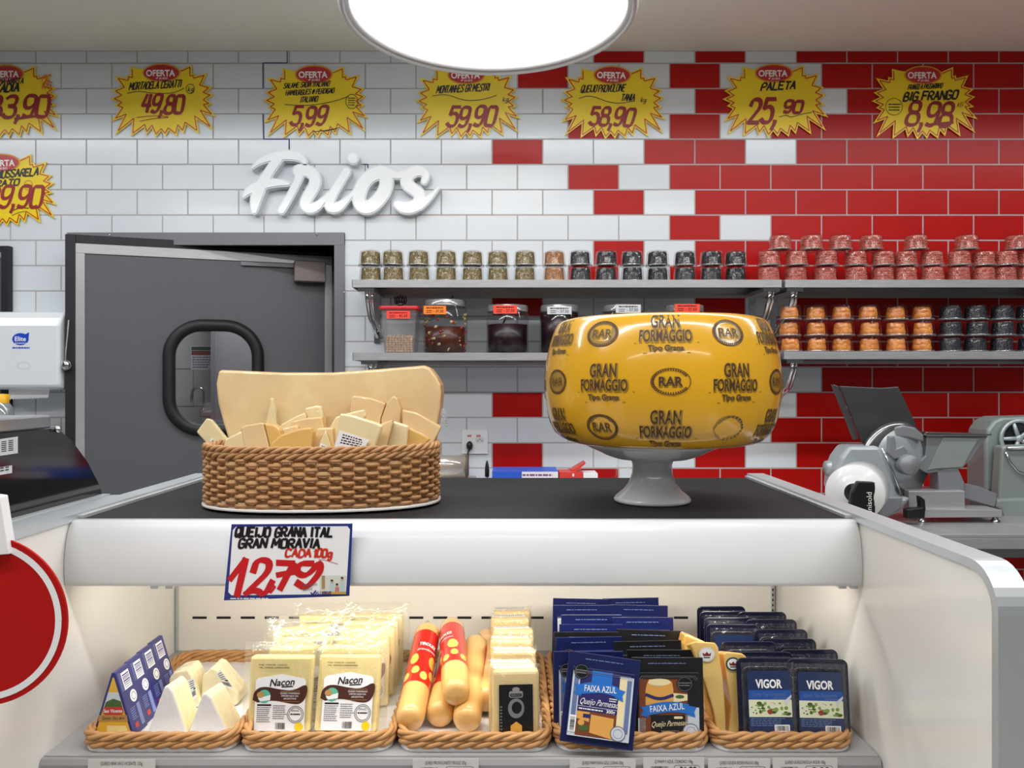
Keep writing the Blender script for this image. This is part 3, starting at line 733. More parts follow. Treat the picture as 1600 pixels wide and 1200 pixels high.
seed2_me = pile(R0-0.003, R1-0.003, HP-0.008, 36, 12, 0.0042, 0.6, 0.3, True, 5, 3).mesh('seeds', [SEEDM2])
rais_me = pile(R0-0.003, R1-0.003, HP-0.008, 26, 8, 0.0062, 0.7, 0.3, True, 6, 4).mesh('raisins', [RAISM])
pean_me = pile(R0-0.003, R1-0.003, HP-0.007, 23, 6, 0.0062, 1.0, 0.1, True, 8, 5).mesh('peanuts', [PEANM])
apri_me = pile(R0-0.003, R1-0.003, HP-0.012, 12, 4, 0.0125, 0.55, 0.3, True, 10, 6).mesh('apricots', [APRIM])
prun_me = pile(R0-0.003, R1-0.003, HP-0.008, 24, 8, 0.0065, 0.7, 0.3, True, 6, 4).mesh('prunes', [PRUNM])
PY = 2.875
def stacks(us, levels, me, cname, what, group, zbase, where, H=HP, special=None, d=PY):
    proto = None
    for i, u in enumerate(us):
        for l in range(levels):
            lev = ['bottom', 'top'][l] if levels == 2 else ['bottom', 'middle', 'top'][l]
            lab = f'clear pot of {what}, {lev} of {ORD[i]} stack from left {where}'
            jit = rnd.uniform(-0.002, 0.002)
            loc = (xu(u, d)+jit*l, d+rnd.uniform(-.006, .006), zbase+l*(H+0.0015))
            if proto is None:
                proto = pot(R0, R1, H, me, cname); proto.location = loc; tag(proto, lab, 'food container', group)
            else:
                dup(proto, loc, (0, 0, rnd.uniform(0, 6)), lab, group)
    return proto
stacks([580, 615, 655, 697, 738, 778, 820], 2, seed_me, 'seeds', 'green seeds', 'pots of seeds on the upper shelf', SZU, 'on upper shelf')
stacks([866], 2, seed2_me, 'seeds', 'orange brown seeds', 'pots of orange seeds on the upper shelf', SZU, 'beside raisins')
stacks([907, 947, 988, 1028, 1070, 1111, 1150], 2, rais_me, 'raisins', 'black raisins', 'pots of raisins on the upper shelf', SZU, 'on upper shelf')
ppn = stacks([1201, 1244, 1290, 1337, 1380, 1415, 1456, 1497, 1537, 1570, 1606], 2, pean_me, 'peanuts', 'pink peanuts', 'pots of peanuts on the upper shelf', SZU, 'on upper shelf')
for i, u in enumerate([1219, 1268, 1313, 1361, 1431, 1510, 1589]):
    dup(ppn, (xu(u, PY), PY, SZU+2*(HP+0.0015)), (0, 0, i), f'clear ribbed pot of pink peanuts, {ORD[i]} from left along the third layer', 'pots of peanuts on the upper shelf')
stacks([1234, 1276, 1316, 1357, 1399, 1441], 3, apri_me, 'apricots', 'orange dried apricots', 'pots of apricots on the lower shelf', SZL2, 'on lower shelf')
stacks([1485, 1525, 1566, 1607], 3, prun_me, 'prunes', 'black prunes', 'pots of prunes on the lower shelf', SZL2, 'on lower shelf')

# ------------------------------------------------------------------ jars on the lower shelf
ORTAG = mat('orange_price_label', (250, 130, 30), 0.45); RDTAG = mat('red_price_label', (250, 72, 50), 0.45); GYTAG = mat('grey_price_label', (205, 208, 212), 0.45)
TUBCLR = clear('cloudy_tub', (235, 236, 240), 0.0, 0.25, white=0.12)
JARCLR = clear('jar_plastic', (244, 246, 248), 0.0, 0.08)
WINE = mat('dark_pickle', (48, 14, 24), 0.3, vscale=20, rgb2=(26, 8, 18)); OLIVE = mat('antipasto_oil', (96, 44, 20), 0.3, vscale=14, rgb2=(62, 26, 22))
def price_label(t, m, x0, x1, z0, z1, y, rot=0, price='- 37,50'):
    b = MB(); w, h = x1-x0, z1-z0; cx, cz = (x0+x1)/2, (z0+z1)/2
    b.box(-w/2, w/2, -0.0006, 0, -h/2, h/2, 0)
    b.lines(-w*.38, w*.38, h*.1, h*.42, 1, 1, 1, -0.0006); b.lines(-w*.38, -w*.12, -h*.4, h*.05, 2, 1, 1, -0.0006)
    b.text(price, w*0.16, -h*.3, h*.34, w*.45, 2, 1, -0.0006, bold=0.01)
    obj('price_label', b, [m, BLKINK], t, loc=(cx, y, cz), rot=(0, rot, 0))
JD = 2.86
def jar(u0, u1, vt, fill_v, fm, label, tagm, tagpx, chunks=None, cat='jar'):
    xc = xu((u0+u1)/2, JD); w = (u1-u0)/2*JD/FPX; H = zv(vt, JD)-SZL
    t = thing('deli_jar', label, cat, (xc, JD, SZL), group='big jars on the lower shelf')
    o = [(w-0.004, 0.0), (w, 0.006), (w, H-0.035), (w*0.93, H-0.022), (w*0.93, H-0.004), (w*0.9, H)]
    obj('jar_body', MB().lathe(o, 40), JARCLR, t)
    obj('lid', MB().lathe([(w*0.97, H-0.024), (w*0.97, H-0.002), (w*0.92, H), (0.0005, H)], 40), clear('lid_smoke', (180, 182, 186), 0.12, 0.12, white=0.2), t)
    fh = zv(fill_v, JD)-SZL
    c = MB().lathe([(0.0005, 0.002), (w-0.006, 0.003), (w-0.004, fh), (0.0005, fh)], 32)
    obj('pickles', c, fm, t)
    if chunks:
        ch = MB(); r = random.Random(5)
        for _ in range(46):
            a = r.uniform(PI, 2*PI); zz = r.uniform(0.01, H*0.75); ch.ball(((w-0.005)*math.cos(a), (w-0.005)*math.sin(a), zz), r.uniform(.003, .008), r.uniform(.003, .006), r.uniform(.003, .008), 7, 4, r.choice((0, 0, 1, 2)), Matrix.Rotation(r.uniform(0, 3), 3, 'Y'))
        obj('vegetable_pieces', ch, [mat('garlic_bits', (190, 168, 120), 0.5), mat('olive_bits', (120, 110, 58), 0.5), mat('pepper_bits', (170, 40, 28), 0.5)], t)
    a, b_, c_, d_ = tagpx; yl = JD-w*1.0
    price_label(t, tagm, xu(a, yl)-xc, xu(b_, yl)-xc, zv(d_, yl)-SZL, zv(c_, yl)-SZL, yl-JD-0.002)
    return t
jo = jar(662, 729, 470, 512, OLIVE, 'jar of mixed antipasto with an orange price label', ORTAG, (662, 697, 478, 491), True)
hk = MB(); hk.tube([(0.012, 0.0, zv(473, JD)-SZL), (0.02, 0, zv(467, JD)-SZL), (0.03, 0, zv(463, JD)-SZL)], 0.003, 6); hk.tube([(0.012, 0, zv(473, JD)-SZL), (0.03, 0, zv(472, JD)-SZL)], 0.003, 6)
obj('ladle_handle', hk, BLACKPL, jo)
jr = jar(760, 826, 478, 508, WINE, 'jar of dark pickle with a red price label and ladle', RDTAG, (771, 808, 477, 490))
obj('ladle_handle', MB().tube([(-0.02, -0.04, zv(512, JD)-SZL), (0.006, -0.035, zv(484, JD)-SZL)], 0.004, 6), BLACKPL, jr)
jar(843, 905, 478, 490, WINE, 'jar of dark pickle with grey label, left behind the cheese wheel', GYTAG, (855, 893, 479, 491))
jar(940, 1005, 478, 492, WINE, 'jar of dark pickle with grey label, peeking over the wheel', GYTAG, (962, 1001, 476, 489))
jar(1038, 1100, 478, 492, WINE, 'jar of dark pickle with red label, peeking over the wheel', RDTAG, (1054, 1093, 475, 488))
tb = thing('plastic_tub', 'square frosted tub of chickpeas with red lid and black tongs', 'tub', (xu(627, JD), JD, SZL), group='big jars on the lower shelf')
wt = 0.060; Ht = zv(486, JD)-SZL
bm_ = MB(); r_lo, r_hi = 0.055, 0.066
lo = rrect(-r_lo, r_lo, -r_lo, r_lo, 0.012); hi = rrect(-r_hi, r_hi, -r_hi, r_hi, 0.012)
n_ = len(lo); bm_.add([(p[0], p[1], 0) for p in lo]+[(p[0], p[1], Ht) for p in hi], [tuple(range(n_-1, -1, -1))]+[(i, (i+1) % n_, n_+(i+1) % n_, n_+i) for i in range(n_)])
obj('tub_body', bm_, TUBCLR, tb)
obj('lid', MB().prism(rrect(-0.073, 0.073, -0.073, 0.073, 0.014), Ht, Ht+0.012, 'z'), mat('red_lid', (214, 40, 44), 0.35), tb, bevel=0.003)
ck = MB(); ck.prism(rrect(-0.046, 0.046, -0.046, 0.046, 0.01), 0.003, 0.055, 'z')
for j in range(7):
    for k in range(9):
        for sx in (0,):
            ck.ball((-0.044+k*0.011+rnd.uniform(-.002, .002), -0.047, 0.006+j*0.0085), 0.0055, 0.0055, 0.0055, 7, 4)
for k in range(60): ck.ball((rnd.uniform(-.044, .044), rnd.uniform(-.046, .046), 0.056+rnd.uniform(0, .008)), 0.0055, 0.0055, 0.0055, 7, 4)
obj('chickpeas', ck, mat('chickpeas', (206, 170, 128), 0.5, vscale=80, rgb2=(176, 134, 92)), tb)
tg = MB(); tz0 = Ht+0.012
tg.tube([(0, -0.02, tz0), (0, -0.02, tz0+0.014)], [0.006, 0.014], 8)
for k in range(5):
    a = -0.019+k*0.0095; tg.tube([(a*0.7, -0.02, tz0+0.012), (a, -0.02, tz0+0.026), (a*1.05, -0.02, tz0+0.044-abs(k-2)*0.002)], [0.006, 0.0055, 0.0035], 7)
obj('salad_tongs', tg, BLACKPL, tb)
price_label(tb, RDTAG, -0.044, 0.042, Ht-0.034, Ht-0.006, -0.068, 0, '- 42,50')

# ------------------------------------------------------------------ steel work counter along the back wall
CZ = 1.06; CYF = 2.35
ct = thing('work_counter', 'stainless steel work counter along the tiled back wall', 'counter', (0.9, CYF, 0))
b = MB(); b.box(-1.35, 1.6, 0, WY-0.01-CYF, CZ-0.012, CZ); b.box(-1.35, 1.6, 0, 0.015, CZ-0.045, CZ-0.0121)
obj('worktop', b, STEEL, ct, bevel=0.002)
obj('apron', MB().box(-1.35, 1.6, 0.06, 0.08, CZ-0.085, CZ-0.0125), STEEL2, ct)
for x in (-1.25, 0.15, 1.5):
    for y in (0.1, 0.6):
        obj('leg', MB().tube([(x, y, 0), (x, y, CZ-0.0125)], 0.019, 10), STEEL2, ct)
obj('brace', MB().tube([(0.9, 0.10, CZ-0.09), (0.72, 0.10, 0.72)], 0.01, 8), STEEL2, ct)

# power socket with plug and cord
sk = thing('power_socket', 'white double wall socket with a black plug in it', 'socket', P(742, 690, WY-0.003))
sw = 20*WY/FPX
s_ = MB(); s_.box(-sw, sw, -0.008, 0.001, -sw*0.93, sw*0.93, 0)
s_.rect(0.003, 0.036, -0.005, 0.018, 1, 1, -0.008)
for dx in (-0.022, 0.014): s_.rect(dx-0.008, dx+0.009, 0.019, 0.027, 1, 2, -0.008)
for dx, dz in ((0.012, 0.004), (0.020, 0.010), (0.028, 0.004)): s_.ell(dx, dz, 0.0022, 0.0022, 2, 3, -0.008, 10)
obj('socket_plate', s_, [WHITEPAPER, mat('socket_insert', (224, 224, 226), 0.4), mat('socket_mark', (214, 120, 120), 0.5), BLKINK], sk, bevel=0.0)
pl_ = thing('plug', 'black plug and cord in the left hole of the socket', 'plug', P(734, 696, WY-0.012))
obj('plug_body', MB().ball((0, -0.012, 0), 0.013, 0.016, 0.018, 12, 8), BLACKPL, pl_)
obj('cord', MB().tube([(-0.002, -0.014, -0.014), (-0.006, -0.02, -0.03), (-0.006, -0.02, -0.16), (0.0, -0.03, -0.3)], 0.004, 8), BLACKPL, pl_)
p2 = thing('loose_plug', 'black plug hanging beside the blue carton', 'plug', P(761, 733, 2.95))
obj('plug_body', MB().tube([(0, 0, -0.03), (0, 0, -0.005), (0, 0, 0.02), (0, 0, 0.032)], [0.008, 0.009, 0.006, 0.003], 8), BLACKPL, p2)
obj('cord', MB().tube([(0, 0, -0.03), (0.01, 0.0, -0.06), (0.02, -0.01, -0.18), (0.0, 0.0, CZ+0.004-zv(733, 2.95))], 0.003, 6), WHITEPAPER, p2)
# film roll lying in its cradle
rl = thing('film_roll', 'wide roll of clear wrapping film lying left of the socket', 'roll', (xu(690, 2.75), 2.75, zv(729, 2.75)))
obj('film', MB().lathe([(0.02, -0.09), (0.042, -0.09), (0.042, 0.088), (0.02, 0.088)], 40), clear('film_amber', (226, 206, 160), 0.25, 0.12, white=0.3), rl, rot=(0, PI/2, 0))
obj('core', MB().lathe([(0.018, -0.092), (0.02, -0.092), (0.02, 0.092), (0.018, 0.092)], 30), mat('card_core', (200, 170, 120), 0.8), rl, rot=(0, PI/2, 0))
obj('end_disc', MB().lathe([(0.0005, 0.088), (0.043, 0.088), (0.043, 0.094), (0.0005, 0.094)], 40), mat('roll_end', (96, 82, 64), 0.5), rl, rot=(0, PI/2, 0))
wm = thing('wrapping_machine', 'low steel film wrapping station under the clear film roll', 'machine', (xu(690, 2.75), 2.75, CZ))
zr = zv(729, 2.75)-0.045-CZ
obj('machine_body', MB().box(-0.14, 0.12, -0.09, 0.12, 0, zr), STEEL, wm, bevel=0.006)
# flat cartons
CB = mat('carton_blue', (40, 88, 200), 0.4); CW = mat('carton_white', (235, 228, 232), 0.5); CR = mat('carton_red', (214, 62, 50), 0.4); CPUR = mat('carton_scribble', (120, 90, 140), 0.5)
BD = 2.72
def carton(u0, u1, vt, h, label, mats, y=BD, flapf=None, depth=0.1, art=None, zb=None):
    x0, x1 = xu(u0, y), xu(u1, y); zt = zv(vt, y)
    t = thing('carton', label, 'carton', ((x0+x1)/2, y, zt-h)); w = (x1-x0)/2
    b = MB(); b.box(-w, w, 0, depth, 0, h, 0)
    if art: art(b, w, h)
    obj('box_body', b, mats, t)
    if flapf: flapf(t, w, h)
    return t
cz_s = 0.075
def art_blue(b, w, h):
    b.rect(-w*.1, w, 0, h, 1, 1); b.lines(-w*.08, w*.98, h*.1, h*.95, 4, 2, 2, seed=9)
    b.text('F', -w*.25, h*.55, h*.3, None, 2, 1, rot=PI/2); b.text('1', -w*.7, h*.6, h*.25, None, 2, 1, rot=PI/2)
ztop = zv(737, BD); hs = (ztop-CZ)/2
carton(769, 872, 737, hs-0.0005, 'blue and white patterned flat carton lying on top beside the socket', [CB, CW, CPUR], art=art_blue, depth=0.16)
b2 = carton(769, 872, 737, hs-0.001, 'lower blue flat carton under the patterned one', [CB, CW, CPUR], art=art_blue, depth=0.16); b2.location.z = CZ
def flap(t, w, h):
    f = MB(); f.prism([(0.1*w, h), (0.45*w, h), (1.25*w, h+0.028), (1.25*w, h+0.033), (0.95*w, h+0.026), (0.1*w, h+0.004)], 0.02, 0.1); obj('open_flap', f, CR, t)
def art_red(b, w, h): b.rect(w*.02, w*.3, h*.8, h*.86, 1, 1); b.rect(w*.1, w*.25, h*.9, h*.97, 1, 1)
carton(874, 911, 738, ztop-0.002-CZ, 'red carton with its flap standing open', [CR, CW], flapf=flap, art=art_red)
carton(911.6, 934, 740, zv(740, BD)-CZ, 'small white box end beside the red carton', [WHITEPAPER])
tag(obj('plastic_bag', MB().prism([(0, 0), (0.075, 0), (0.08, 0.1), (0.07, 0.19), (0.02, 0.2), (0.008, 0.12)], 0, 0.04), [FILM], loc=(xu(960, 2.8), 2.8, CZ), bevel=0.008), 'white translucent plastic bag standing behind the cake stand', 'bag')

# ------------------------------------------------------------------ meat slicer and film dispenser on the counter, right
SLG = mat('slicer_aluminium', (176, 184, 188), 0.3, 0.3); SLD = mat('slicer_grey', (136, 139, 143), 0.4, 0.25); SLB = mat('slicer_blade_steel', (150, 150, 152), 0.22, 0.9); SLGREEN = mat('slicer_pale_green', (150, 160, 156), 0.4, 0.3); SLDK = mat('slicer_dark_steel', (92, 92, 94), 0.35, 0.7)
D0 = 2.53; so = (xu(1430, D0), D0, CZ)
sl = thing('meat_slicer', 'grey metal meat slicer standing on the steel counter', 'slicer', so)
def part(name, px, d, th, m, parent=None, bevel=0.003, scale=1.0, org=so, lab=None):
    b = MB(); trace(b, px, d, th, org, scale=scale); return obj(name, b, [m], parent or sl, bevel=bevel, label=lab)
part('product_tray', [(1312, 603), (1377, 606), (1404, 604), (1432, 664), (1420, 700), (1352, 700), (1338, 668)], 2.68, 0.012, SLDK)
part('tray_edge', [(1301, 600), (1310, 603), (1343, 686), (1336, 688)], 2.67, 0.02, SLDK)
obj('blade_guard', MB().lathe([(0.0005, 0.0), (0.10, 0.0), (0.125, 0.006), (0.138, 0.018), (0.14, 0.03), (0.13, 0.04), (0.0005, 0.04)], 48), SLB, sl, loc=P(1390, 720, 2.62)-Vector(so), rot=(PI/2+0.1, 0, 0.25))
obj('blade_cover', MB().lathe([(0.0005, 0.02), (0.06, 0.018), (0.095, 0.004), (0.105, -0.012)], 40), SLG, sl, loc=P(1404, 712, 2.585)-Vector(so), rot=(PI/2+0.1, 0, 0.25))
part('motor_housing', [(1327, 697), (1374, 697), (1384, 715), (1396, 748), (1404, 776), (1425, 778), (1408, 800), (1388, 809), (1366, 808), (1330, 795), (1304, 765), (1306, 735), (1314, 715)], 2.535, 0.10, SLG, bevel=0.012)
obj('housing_crease', MB().tube([P(1378, 700, 2.533)-Vector(so), P(1394, 735, 2.531)-Vector(so), P(1409, 775, 2.53)-Vector(so)], 0.0035, 6), STEEL2, sl)
part('housing_skirt', [(1382, 776), (1412, 776), (1408, 796), (1385, 808), (1372, 808)], 2.525, 0.08, SLD, bevel=0.006)
obj('side_motor', MB().tube([P(1290, 731, 2.60)-Vector(so), P(1325, 731, 2.60)-Vector(so)], 0.024, 20), SLG, sl)
part('sharpener', [(1398, 667), (1412, 664), (1430, 668), (1444, 680), (1444, 690), (1420, 684), (1398, 683)], 2.56, 0.05, SLD, bevel=0.006)
part('sharpener_arm', [(1389, 681), (1399, 681), (1401, 700), (1412, 696), (1419, 704), (1414, 716), (1398, 718), (1386, 708)], 2.545, 0.04, SLD, bevel=0.005)
obj('thickness_knob', MB().lathe([(0.0005, 0.04), (0.030, 0.038), (0.034, 0.03), (0.034, 0.0)], 32), SLD, sl, loc=P(1414, 725, 2.56)-Vector(so), rot=(PI/2, 0, 0))
part('carriage', [(1448, 680), (1545, 681), (1530, 700), (1518, 718), (1503, 732), (1450, 740), (1428, 728), (1446, 712)], 2.60, 0.03, SLD, bevel=0.004)
part('carriage_plate', [(1474, 684), (1530, 685), (1516, 708), (1504, 730), (1463, 732), (1450, 735)], 2.594, 0.006, SLGREEN, bevel=0.001)
part('carriage_rim', [(1447, 675), (1551, 678), (1549, 681), (1447, 681)], 2.585, 0.06, STEEL2, bevel=0.002)
part('carriage_post', [(1465, 733), (1498, 733), (1507, 754), (1507, 768), (1467, 768), (1467, 757)], 2.60, 0.06, SLD, bevel=0.003)
part('base', [(1420, 767), (1508, 767), (1508, 796), (1420, 796)], 2.57, 0.12, STEEL, bevel=0.003)
part('base_front', [(1445, 795), (1566, 797), (1566, 808), (1445, 809)], 2.535, 0.12, STEEL, bevel=0.002)
part('base_wing', [(1507, 755), (1530, 760), (1558, 772), (1554, 792), (1507, 778)], 2.62, 0.02, SLD, bevel=0.002)
for u in (1440, 1555): obj('foot', MB().lathe([(0.015, 0), (0.015, 0.006), (0.009, 0.01), (0.009, zv(808, 2.55)-CZ)], 20), STEEL2, sl, loc=(xu(u, 2.56)-so[0], 0.03, 0))
part('clamp_lever', [(1438, 775), (1446, 781), (1447, 795), (1445, 811), (1418, 811), (1417, 796), (1440, 793)], 2.50, 0.03, BLACKPL, bevel=0.004)
# second machine at the right edge
so2 = (xu(1590, 2.69), 2.69, CZ)
s2 = thing('second_slicer', 'pale grey green meat slicer cut off by the right edge', 'slicer', so2)
part('column', [(1540, 690), (1543, 672), (1553, 658), (1566, 652), (1640, 650), (1640, 770), (1540, 768)], 2.76, 0.12, SLGREEN, s2, 0.01, org=so2)
part('body', [(1566, 697), (1640, 694), (1640, 790), (1560, 790), (1563, 740)], 2.70, 0.05, SLGREEN, s2, 0.008, org=so2)
part('base', [(1558, 780), (1640, 778), (1640, 809), (1570, 809), (1566, 797), (1556, 793)], 2.68, 0.2, SLGREEN, s2, 0.008, org=so2)
wl = MB(); wc = P(1590, 685, 2.752)-Vector(so2); RW = 30*2.75/FPX
wl.lathe([(RW*0.84, -0.006), (RW, -0.006), (RW, 0.006), (RW*0.84, 0.006), (RW*0.84, -0.006)], 48)
for k in range(5):
    a = 2*PI*k/5+1.9; wl.tube([(0, 0, 0), (RW*0.86*math.cos(a), RW*0.86*math.sin(a), 0)], [0.008, 0.006], 8)
wl.lathe([(0.0005, 0.008), (0.012, 0.008), (0.012, -0.008)], 20)
obj('fan_wheel', wl, SLG, s2, loc=wc+Vector((0, -0.006, 0)), rot=(PI/2, 0, 0))
obj('fan_recess', MB().lathe([(0.0005, 0.0), (RW*0.84, 0.0), (RW*0.84, 0.004)], 40), SLDK, s2, loc=wc+Vector((0, 0.006, 0)), rot=(PI/2, 0, 0))
obj('handle_bar', MB().tube([P(1574, 700, 2.692)-Vector(so2), P(1640, 699, 2.692)-Vector(so2)], 0.006, 8), STEEL2, s2)
obj('handle_loop', MB().tube([P(1571, 706, 2.693)-Vector(so2), P(1578, 722, 2.693)-Vector(so2), P(1590, 736, 2.693)-Vector(so2), P(1612, 746, 2.693)-Vector(so2)], 0.004, 8), STEEL2, s2)
# film dispenser with black arm
DR = 2.42; dr = (xu(1340, DR), DR, CZ)
fd = thing('film_dispenser', 'white film roll in a black lettered bracket before the slicer', 'dispenser', dr)
rot_r = Matrix.Rotation(-0.55, 4, 'Z') @ Matrix.Rotation(PI/2, 4, 'X')
cy = MB(); RR = 43*DR/FPX
cy.lathe([(0.03, 0.10), (0.033, 0.10), (0.034, 0.098), (0.045, 0.101), (0.046, 0.099), (0.056, 0.1), (0.057, 0.098), (0.066, 0.1), (0.067, 0.098), (RR-0.002, 0.1), (RR, 0.096), (RR, -0.04), (0.03, -0.04)], 56)
ctr = P(1346, 768, DR)-Vector(dr)
o_ = obj('film', cy, mat('roll_white', (226, 226, 226), 0.35, coat=0.3), fd, loc=ctr+Vector((0.0145, 0.05, 0))); o_.rotation_euler = rot_r.to_euler()
part('bracket', [(1341, 752), (1367, 753), (1370, 758), (1366, 778), (1370, 800), (1372, 820), (1330, 820), (1328, 795), (1331, 770)], DR-0.065, 0.02, BLACKPL, fd, 0.004, org=dr)
lt = MB(); lt.text('unisold', 0, 0, 0.016, 0.066, 1, 0, rot=PI/2); obj('lettering', lt, [WHITEINK], fd, loc=P(1362, 786, DR-0.067)-Vector(dr))
obj('stand_foot', MB().box(-0.06, 0.06, -0.06, 0.10, 0.0, 0.012), BLACKPL, fd, bevel=0.003)

# ------------------------------------------------------------------ neighbouring case, towel dispenser and soap at the left
XN = -0.804
nc = thing('deli_case', 'black glossy deli case with steel top at the left edge', 'display case', (XN, 1.0, 0))
b = MB(); prof = [(0.508, 1.30), (0.495, 1.325), (0.455, 1.372), (0.405, 1.415), (0.37, 1.435), (0.335, 1.4425), (-0.5, 1.4425), (-0.5, 1.30)]
b.prism(prof, -0.9, 0.0, 'x'); obj('end_panel', b, mat('black_gloss', (14, 14, 15), 0.08, coat=0.6), nc)
obj('steel_top', MB().box(-0.9, 0.002, -0.5, 0.337, 1.443, 1.466), STEEL2, nc, bevel=0.003)
obj('bolt', MB().ball((0.004, 0.352, 1.44), 0.006), CHROME, nc)
obj('base', MB().box(-0.9, 0.036, -0.6, 0.508, 0.1, 1.279), WHITEPAN, nc)
r_ = MB(); r_.box(0.0, 0.017, -0.6, 0.506, 1.2795, 1.305); r_.box(0.0185, 0.036, -0.6, 0.506, 1.2795, 1.303); obj('edge_rail', r_, ALU, nc, bevel=0.002)
def side_sticker(name, u0, u1, v0, v1, rows, sl=0.0):
    # lies on the panel plane X = XN
    def q(u, v):
        d = XN*FPX/(u-800); return (d-1.0, zv(v, d))
    m = MB(); c = [q(u0, v1+sl), q(u1, v1), q(u1, v0), q(u0, v0+sl)]
    m.add([(0.001, y, z) for y, z in c], [(0, 1, 2, 3)], 0)
    for i in range(rows):
        z0 = 0.8-0.7*i/rows
        for k in range(5):
            s0 = 0.08+k*0.17; s1 = s0+0.12
            pts = []
            for s_, t_ in ((s0, z0), (s1, z0), (s1, z0+0.3/rows), (s0, z0+0.3/rows)):
                a = [c[0][j]*(1-s_)+c[1][j]*s_ for j in (0, 1)]; bb = [c[3][j]*(1-s_)+c[2][j]*s_ for j in (0, 1)]
                pts.append((0.0014, a[0]*(1-t_)+bb[0]*t_, a[1]*(1-t_)+bb[1]*t_))
            m.add(pts, [(0, 1, 2, 3)], 1)
    obj(name, m, [GYTAG, BLKINK], nc)
side_sticker('rating_sticker', -40, 27, 682, 708, 6, 10); side_sticker('small_sticker', -30, 18, 727, 739, 2, 8)

pdx, pdy, pdz = xu(36, 2.88), 2.88, zv(548, 2.88)
pd = thing('towel_dispenser', 'white paper towel dispenser on the wall beside the grey door', 'dispenser', (pdx, pdy, pdz))
zt = zv(484, 2.88)-pdz; zb_ = zv(609, 2.88)-pdz; xr_ = xu(93, 2.88)-pdx
prof = [(0.0, zb_+0.02), (-0.0, zt-0.06), (0.012, zt-0.03), (0.04, zt-0.006), (0.08, zt), (0.158, zt), (0.158, zb_), (0.03, zb_), (0.006, zb_+0.006)]
obj('cover', MB().prism(prof, -0.17, xr_, 'x'), mat('dispenser_white', (226, 230, 234), 0.25, coat=0.4), pd, bevel=0.012, seg=3)
obj('side_grip', MB().prism([(0.06, zt-0.03), (0.08, zt-0.02), (0.14, zt-0.02), (0.14, zt-0.13), (0.07, zt-0.13), (0.055, zt-0.09)], xr_, xr_+0.004, 'x'), mat('dispenser_grey', (120, 124, 130), 0.4), pd)
lg = MB(); lx, lz = xu(32, 2.88)-pdx, zv(530, 2.88)-pdz
lg.ell(lx, lz, 0.031, 0.023, 1, 0); lg.flat([(lx+0.005, lz+0.012), (lx+0.033, lz+0.026), (lx+0.03, lz-0.002)], 2, 0); lg.text('Elite', lx, lz-0.007, 0.017, 0.042, 3, 1, bold=0.015); lg.lines(lx-0.02, lx+0.024, lz-0.018, lz-0.012, 1, 3, 1); lg.lines(lx-0.03, lx+0.035, lz-0.037, lz-0.03, 1, 2, 0, fill=0.8)
obj('logo', lg, [mat('logo_blue', (26, 70, 190), 0.4), WHITEINK], pd)
obj('latch_mark', MB().ring(lx+0.012, lz-0.1, 0.024, 0.013, 0.0015, 1, 0), mat('latch_grey', (180, 184, 190), 0.4), pd)
pap = [(xu(78, 2.94)-pdx, zb_)]+[(xu(76-i*2.2, 2.94)-pdx, zb_-0.028-0.005*(i % 2)-0.006*i/28) for i in range(29)]+[(xu(14, 2.94)-pdx, zb_)]
obj('paper_towel', MB().prism(pap, 0.058, 0.0595), WHITEPAPER, pd)
pc = thing('pull_cord', 'thin grey cord with a small chrome pull against the door seal', 'cord', P(104, 500, 2.889))
obj('cord', MB().tube([(0.008, 0, 0), (0.003, 0, -0.06), (-0.003, 0, -0.12), (-0.004, 0, -0.15)], 0.0022, 6), mat('cord_grey', (170, 172, 176), 0.5), pc)
obj('cord_pull', MB().lathe([(0.0005, -0.19), (0.012, -0.185), (0.017, -0.172), (0.013, -0.158), (0.006, -0.15), (0.0005, -0.148)], 20), CHROME, pc)
sb = thing('side_cabinet', 'steel side cabinet under the wall by the left door', 'cabinet', (-2.05, 2.5, 0))
obj('cabinet_body', MB().box(-0.35, 0.30, 0, 0.45, 0, 1.36), STEEL, sb, bevel=0.004)
so_ = thing('soap_bottle', 'clear bottle with a yellow cap behind the steel top at left', 'bottle', (xu(4, 2.62), 2.62, 1.36))
obj('bottle_body', MB().lathe([(0.0005, 0), (0.03, 0.0), (0.034, 0.03), (0.034, 0.075), (0.02, 0.095), (0.016, 0.1), (0.0005, 0.1)], 28), clear('bottle_clear', (190, 214, 226), 0.1, 0.08, white=0.25), so_)
obj('cap', MB().lathe([(0.02, 0.095), (0.021, 0.125), (0.0005, 0.127)], 24), mat('yellow_cap', (236, 176, 10), 0.4), so_)

